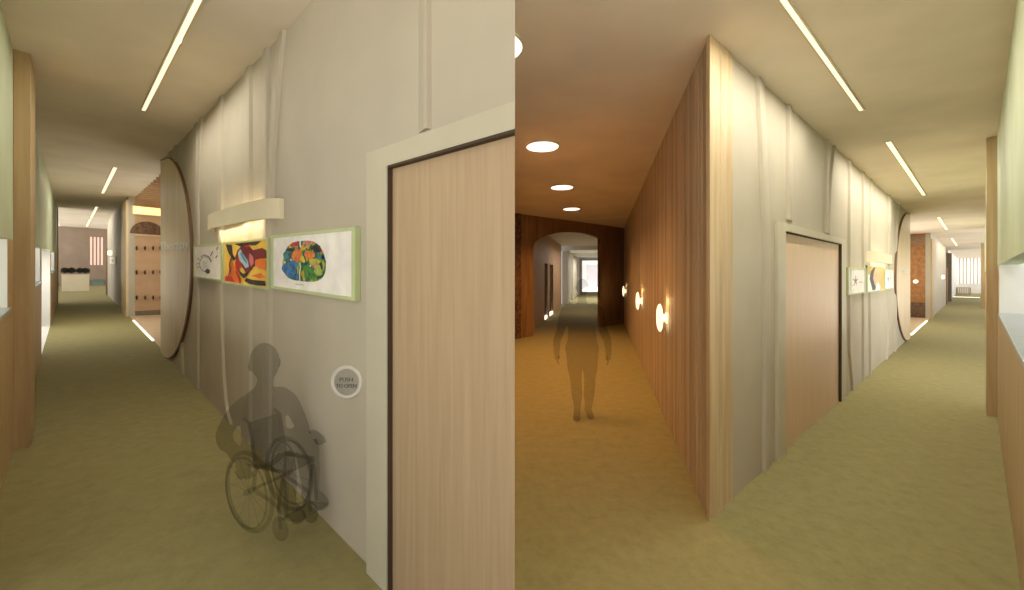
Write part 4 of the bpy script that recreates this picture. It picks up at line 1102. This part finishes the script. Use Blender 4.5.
def head(xf, parent, c, face, s=1.0):
    """head mesh: cranium, jaw, nose, ears"""
    f = Vector(face).normalized(); r = f.cross(Z).normalized(); c = Vector(c); mb = MB()
    vs = []; fs = []; seg = 24; rg = 16
    for i in range(rg+1):
        th = math.pi*i/rg
        for k in range(seg):
            ph = 2*math.pi*k/seg; a, b, z = math.sin(th)*math.cos(ph), math.sin(th)*math.sin(ph), math.cos(th)
            wx = .096; wy = .076; zz = z*.115
            if z < 0: wy *= 1-.28*abs(z); wx *= 1-.10*abs(z)
            q = f*(a*wx+(.012 if z < 0 else -.008)*abs(z))+r*(b*wy)+Z*zz
            if a > .8 and -.25 < z < .05: q += f*.0
            vs.append(c+q*s)
    for i in range(rg):
        for k in range(seg): l = (k+1) % seg; fs.append([i*seg+k, (i+1)*seg+k, (i+1)*seg+l, i*seg+l])
    mb.add(vs, fs)
    mb.ball(c+(f*.098-Z*.02)*s, Vector((.014,.014,.022))*s, 8)
    mb.ball(c+(f*.088-Z*.055)*s, Vector((.018,.018,.010))*s, 8)
    for q in (-1, 1):
        mb.ball(c+(r*q*.076-Z*.01)*s, Vector((.014,.014,.032))*s, 8); mb.ball(c+(f*.084+r*q*.032+Z*.008)*s, Vector((.014,.014,.009))*s, 8)
    me = bpy.data.meshes.new('head'); me.from_pydata([tuple(xf @ v-parent.location) for v in mb.v], [], mb.f)
    o = bpy.data.objects.new('head', me); COL.objects.link(o); o.parent = parent; return o

# ---- wheelchair user (local: x forward, y to the user's left, z up; origin under near wheel hub line)
wk = L.onH(249, 531, 0); W0 = L.P(wk[0], wk[1], 0)
YAW = math.radians(-27)
XF = Matrix.Translation(W0) @ Matrix.Rotation(YAW, 4, 'Z')
BX = -.035; BZ = -.055
WH = .25; TR = .26                                     # wheel radius, track
wc = thing('wheelchair', W0 + Vector((0,0,0)), 'faint see-through wheelchair standing on the left corridor carpet by the wall', 'wheelchair')
def X3(p): return XF @ Vector(p)
def wtube(mb, pts, r, n=8, closed=False): mb.tube([X3(p) for p in pts], r, n, closed)
for yy in (0, TR):
    mb = MB(); wtube(mb, [(WH*.96*math.cos(a), yy, WH+WH*.96*math.sin(a)) for a in [2*math.pi*k/40 for k in range(40)]], .013, 8, True)
    wheel = mb.build('rear_wheel', 'smoke_chair', wc, smooth=True)
    mb = MB()
    for k in range(12):
        a = 2*math.pi*k/12; wtube(mb, [(0,yy,WH),(WH*.93*math.cos(a),yy,WH+WH*.93*math.sin(a))], .0015, 4)
    mb.build('spokes', 'smoke_chair', wheel)
    mb = MB(); mb.lathe(X3((0,yy-.025,WH)), XF.to_3x3() @ Vector((0,1,0)), [(0,.018),(.05,.018)], 12); mb.build('hub', 'smoke_chair', wheel)
    s_ = -1 if yy == 0 else 1
    mb = MB(); wtube(mb, [(WH*.86*math.cos(a), yy+s_*.02, WH+WH*.86*math.sin(a)) for a in [2*math.pi*k/36 for k in range(36)]], .006, 6, True); mb.build('hand_rim', 'smoke_chair', wheel, smooth=True)
for yy in (.03, TR-.03):
    mb = MB(); o3 = X3((.27, yy-.014, .075)); mb.lathe(o3, XF.to_3x3() @ Vector((0,1,0)), [(0,.045),(.004,.068),(.012,.073),(.020,.068),(.026,.045)], 20); cs = mb.build('caster', 'smoke_chair', wc, smooth=True)
    mb = MB(); wtube(mb, [(.27,yy,.075),(.26,yy,.15),(.25,yy,.20)], .010); mb.build('caster_fork', 'smoke_chair', cs)
mb = MB()
for yy in (.03, TR-.03):
    wtube(mb, [(0,yy,WH),(.02,yy,.40),(.27,yy,.42),(.31,yy,.36),(.33,yy,.16)], .011); wtube(mb, [(0,yy,WH),(.25,yy,.20),(.29,yy,.38)], .011)
    wtube(mb, [(.02,yy,.40),(-.05,yy,.66),(-.11,yy,.68)], .011)
wtube(mb, [(0,.03,WH),(0,TR-.03,WH)], .011)
mb.build('tube_frame', 'smoke_chair', wc, smooth=True)
mb = MB(); mb.prism([X3(p) for p in ((.01,.03,.39),(.32,.03,.41),(.32,TR-.03,.41),(.01,TR-.03,.39))], [X3(p) for p in ((.01,.03,.425),(.32,.03,.445),(.32,TR-.03,.445),(.01,TR-.03,.425))]); mb.build('seat', 'smoke_chair', wc, bevel=.008)
mb = MB(); mb.prism([X3(p) for p in ((0,.035,.42),(-.055,.035,.66),(-.055,TR-.035,.66),(0,TR-.035,.42))], [X3(p) for p in ((-.015,.035,.42),(-.07,.035,.66),(-.07,TR-.035,.66),(-.015,TR-.035,.42))]); mb.build('backrest', 'smoke_chair', wc)
mb = MB(); mb.prism([X3(p) for p in ((.28,.03,.13),(.44,.03,.16),(.44,TR-.03,.16),(.28,TR-.03,.13))], [X3(p) for p in ((.28,.03,.145),(.44,.03,.175),(.44,TR-.03,.175),(.28,TR-.03,.145))]); mb.build('footplate', 'smoke_chair', wc)

pn = thing('person', X3((.05, TR/2, .44)), 'see-through grey person seated in the wheelchair, one hand on the near wheel', 'person')
ym = TR/2; SCL = .86
def J(x, y, z, r, r2=None): return (x+BX, ym+y, z+(BZ if z > .56 else 0), r, r2) if r2 is not None else (x+BX, ym+y, z+(BZ if z > .56 else 0), r)
pa = []
pa.append(skin_body('torso', [J(.00,0,.46,.12,.14), J(-.02,0,.60,.105,.135), J(-.03,0,.76,.105,.135), J(-.03,0,.86,.08,.13), J(-.02,0,.93,.05), J(.0,0,1.0,.046)], [(0,1),(1,2),(2,3),(3,4),(4,5)], 'smoke_body', pn, XF))
for q in (1, -1):
    pa.append(skin_body('leg', [J(.0,q*.07,.49,.09), J(.16,q*.08,.50,.082), J(.28,q*.085,.50,.074), J(.32,q*.08,.38,.062), J(.34,q*.08,.22,.048)], [(0,1),(1,2),(2,3),(3,4)], 'smoke_body', pn, XF))
# right arm (near camera): elbow out and back, hand on the near wheel
pa.append(skin_body('arm', [J(-.03,-.105,.84,.058), J(-.06,-.155,.79,.052), J(-.11,-.195,.67,.046), J(-.10,-.19,.60,.042), J(-.06,-.18,.52,.034), J(-.03,-.17,.46,.028)], [(0,1),(1,2),(2,3),(3,4),(4,5)], 'smoke_body', pn, XF))
pa += hand(XF, pn, (-.03, ym-.17, .46), (.5,-.05,-.75), (.6,.3,.1), (.3,.9,.2), .07)
# left arm: forearm resting on the thigh
pa.append(skin_body('arm', [J(-.03,.11,.84,.058), J(.0,.16,.79,.052), J(.07,.175,.69,.046), J(.11,.175,.64,.042), J(.19,.15,.59,.034), J(.25,.13,.575,.028)], [(0,1),(1,2),(2,3),(3,4),(4,5)], 'smoke_body', pn, XF))
pa += hand(XF, pn, (.25, ym+.13, .575), (.9,-.2,-.15), (.2,0,-.8), (-.2,-.9,.2), .07)
for yy in (.08, -.08): pa.append(foot(XF, pn, (.31, ym+yy, .235), (.95,0,-.1), .18))
pa.append(head(XF, pn, (-.05, ym, 1.03), (.9,-.2,-.08), 1.12))
union_body('body', pa, 'smoke_body', pn, .010)

# ---- walking person in the hall
k_ = H*F/(415.0-HY); S0 = Vector(((582-CX)/F*k_, k_, 0))
XS = Matrix.Translation(S0) @ Matrix.Rotation(math.radians(-95), 4, 'Z')
pw = thing('person', S0, 'faint see-through person in shorts walking through the amber hall, arms held slightly out', 'person')
def K(x, y, z, r, r2=None): return (x, y, z, r, r2) if r2 is not None else (x, y, z, r)
pa = []
pa.append(skin_body('torso', [K(0,0,.80,.125,.185), K(0,0,.95,.115,.175), K(0,0,1.02,.11,.165), K(.01,0,1.18,.125,.185), K(0,0,1.30,.09,.17), K(0,0,1.37,.055), K(.01,0,1.44,.05)], [(0,1),(1,2),(2,3),(3,4),(4,5),(5,6)], 'smoke_walker', pw, XS))
pa.append(skin_body('leg', [K(0,.09,.82,.115), K(.01,.095,.62,.092), K(.03,.09,.43,.066), K(.02,.085,.30,.066), K(-.02,.08,.10,.045)], [(0,1),(1,2),(2,3),(3,4)], 'smoke_walker', pw, XS))
pa.append(skin_body('leg', [K(0,-.09,.82,.115), K(.04,-.09,.62,.092), K(.10,-.08,.43,.066), K(.09,-.07,.30,.066), K(.10,-.065,.16,.045)], [(0,1),(1,2),(2,3),(3,4)], 'smoke_walker', pw, XS))
for s_ in (1, -1):
    pa.append(skin_body('arm', [K(0,s_*.13,1.29,.075), K(0,s_*.20,1.25,.066), K(-.02,s_*.26,1.02,.052), K(.02,s_*.30,.92,.046), K(.06,s_*.31,.76,.036)], [(0,1),(1,2),(2,3),(3,4)], 'smoke_walker', pw, XS))
    pa += hand(XS, pw, (.06, s_*.30, .77), (.15,s_*.08,-.97), (.2,-s_*.6,0), (.9,-s_*.2,0), .08)
pa.append(foot(XS, pw, (-.02,.075,.085), (1,.1,0), .24)); pa.append(foot(XS, pw, (.10,-.065,.15), (.9,-.1,-.3), .24))
pa.append(head(XS, pw, (.03, 0, 1.555), (1,0,0), .95))
union_body('body', pa, 'smoke_walker', pw, .012)

# ================================================================== LIGHT, CAMERA
w = bpy.data.worlds.new('world'); SC.world = w; w.use_nodes = True
bg = w.node_tree.nodes['Background']; bg.inputs[1].default_value = 1.0
tc = w.node_tree.nodes.new('ShaderNodeTexCoord'); sx = w.node_tree.nodes.new('ShaderNodeSeparateXYZ'); cr = w.node_tree.nodes.new('ShaderNodeValToRGB'); ma = w.node_tree.nodes.new('ShaderNodeMath')
w.node_tree.links.new(tc.outputs['Generated'], sx.inputs[0]); ma.operation = 'MULTIPLY_ADD'; ma.inputs[1].default_value = .5; ma.inputs[2].default_value = .5
w.node_tree.links.new(sx.outputs['Z'], ma.inputs[0]); w.node_tree.links.new(ma.outputs[0], cr.inputs[0]); w.node_tree.links.new(cr.outputs[0], bg.inputs[0])
cr.color_ramp.elements[0].position = .42; cr.color_ramp.elements[0].color = (1.0,.94,.84,1)      # added bright lower half, throws light up onto the ceilings
cr.color_ramp.elements[1].position = .54; cr.color_ramp.elements[1].color = (.40,.385,.37,1)
bg.inputs[1].default_value = 2.6
SC.cycles.max_bounces = 12; SC.cycles.diffuse_bounces = 8; SC.cycles.transparent_max_bounces = 24
cam = bpy.data.cameras.new('camera'); co = bpy.data.objects.new('camera', cam); COL.objects.link(co)
co.location = (0,0,H); co.rotation_euler = (math.radians(90), 0, 0)
cam.sensor_width = 36; cam.lens = F/1024*36; cam.shift_y = -(295-HY)/1024; cam.clip_start = .05; cam.clip_end = 300
SC.camera = co
vs = SC.view_settings; vs.view_transform = 'Standard'; vs.look = 'None'; vs.exposure = .15; vs.gamma = 1; vs.use_curve_mapping = False
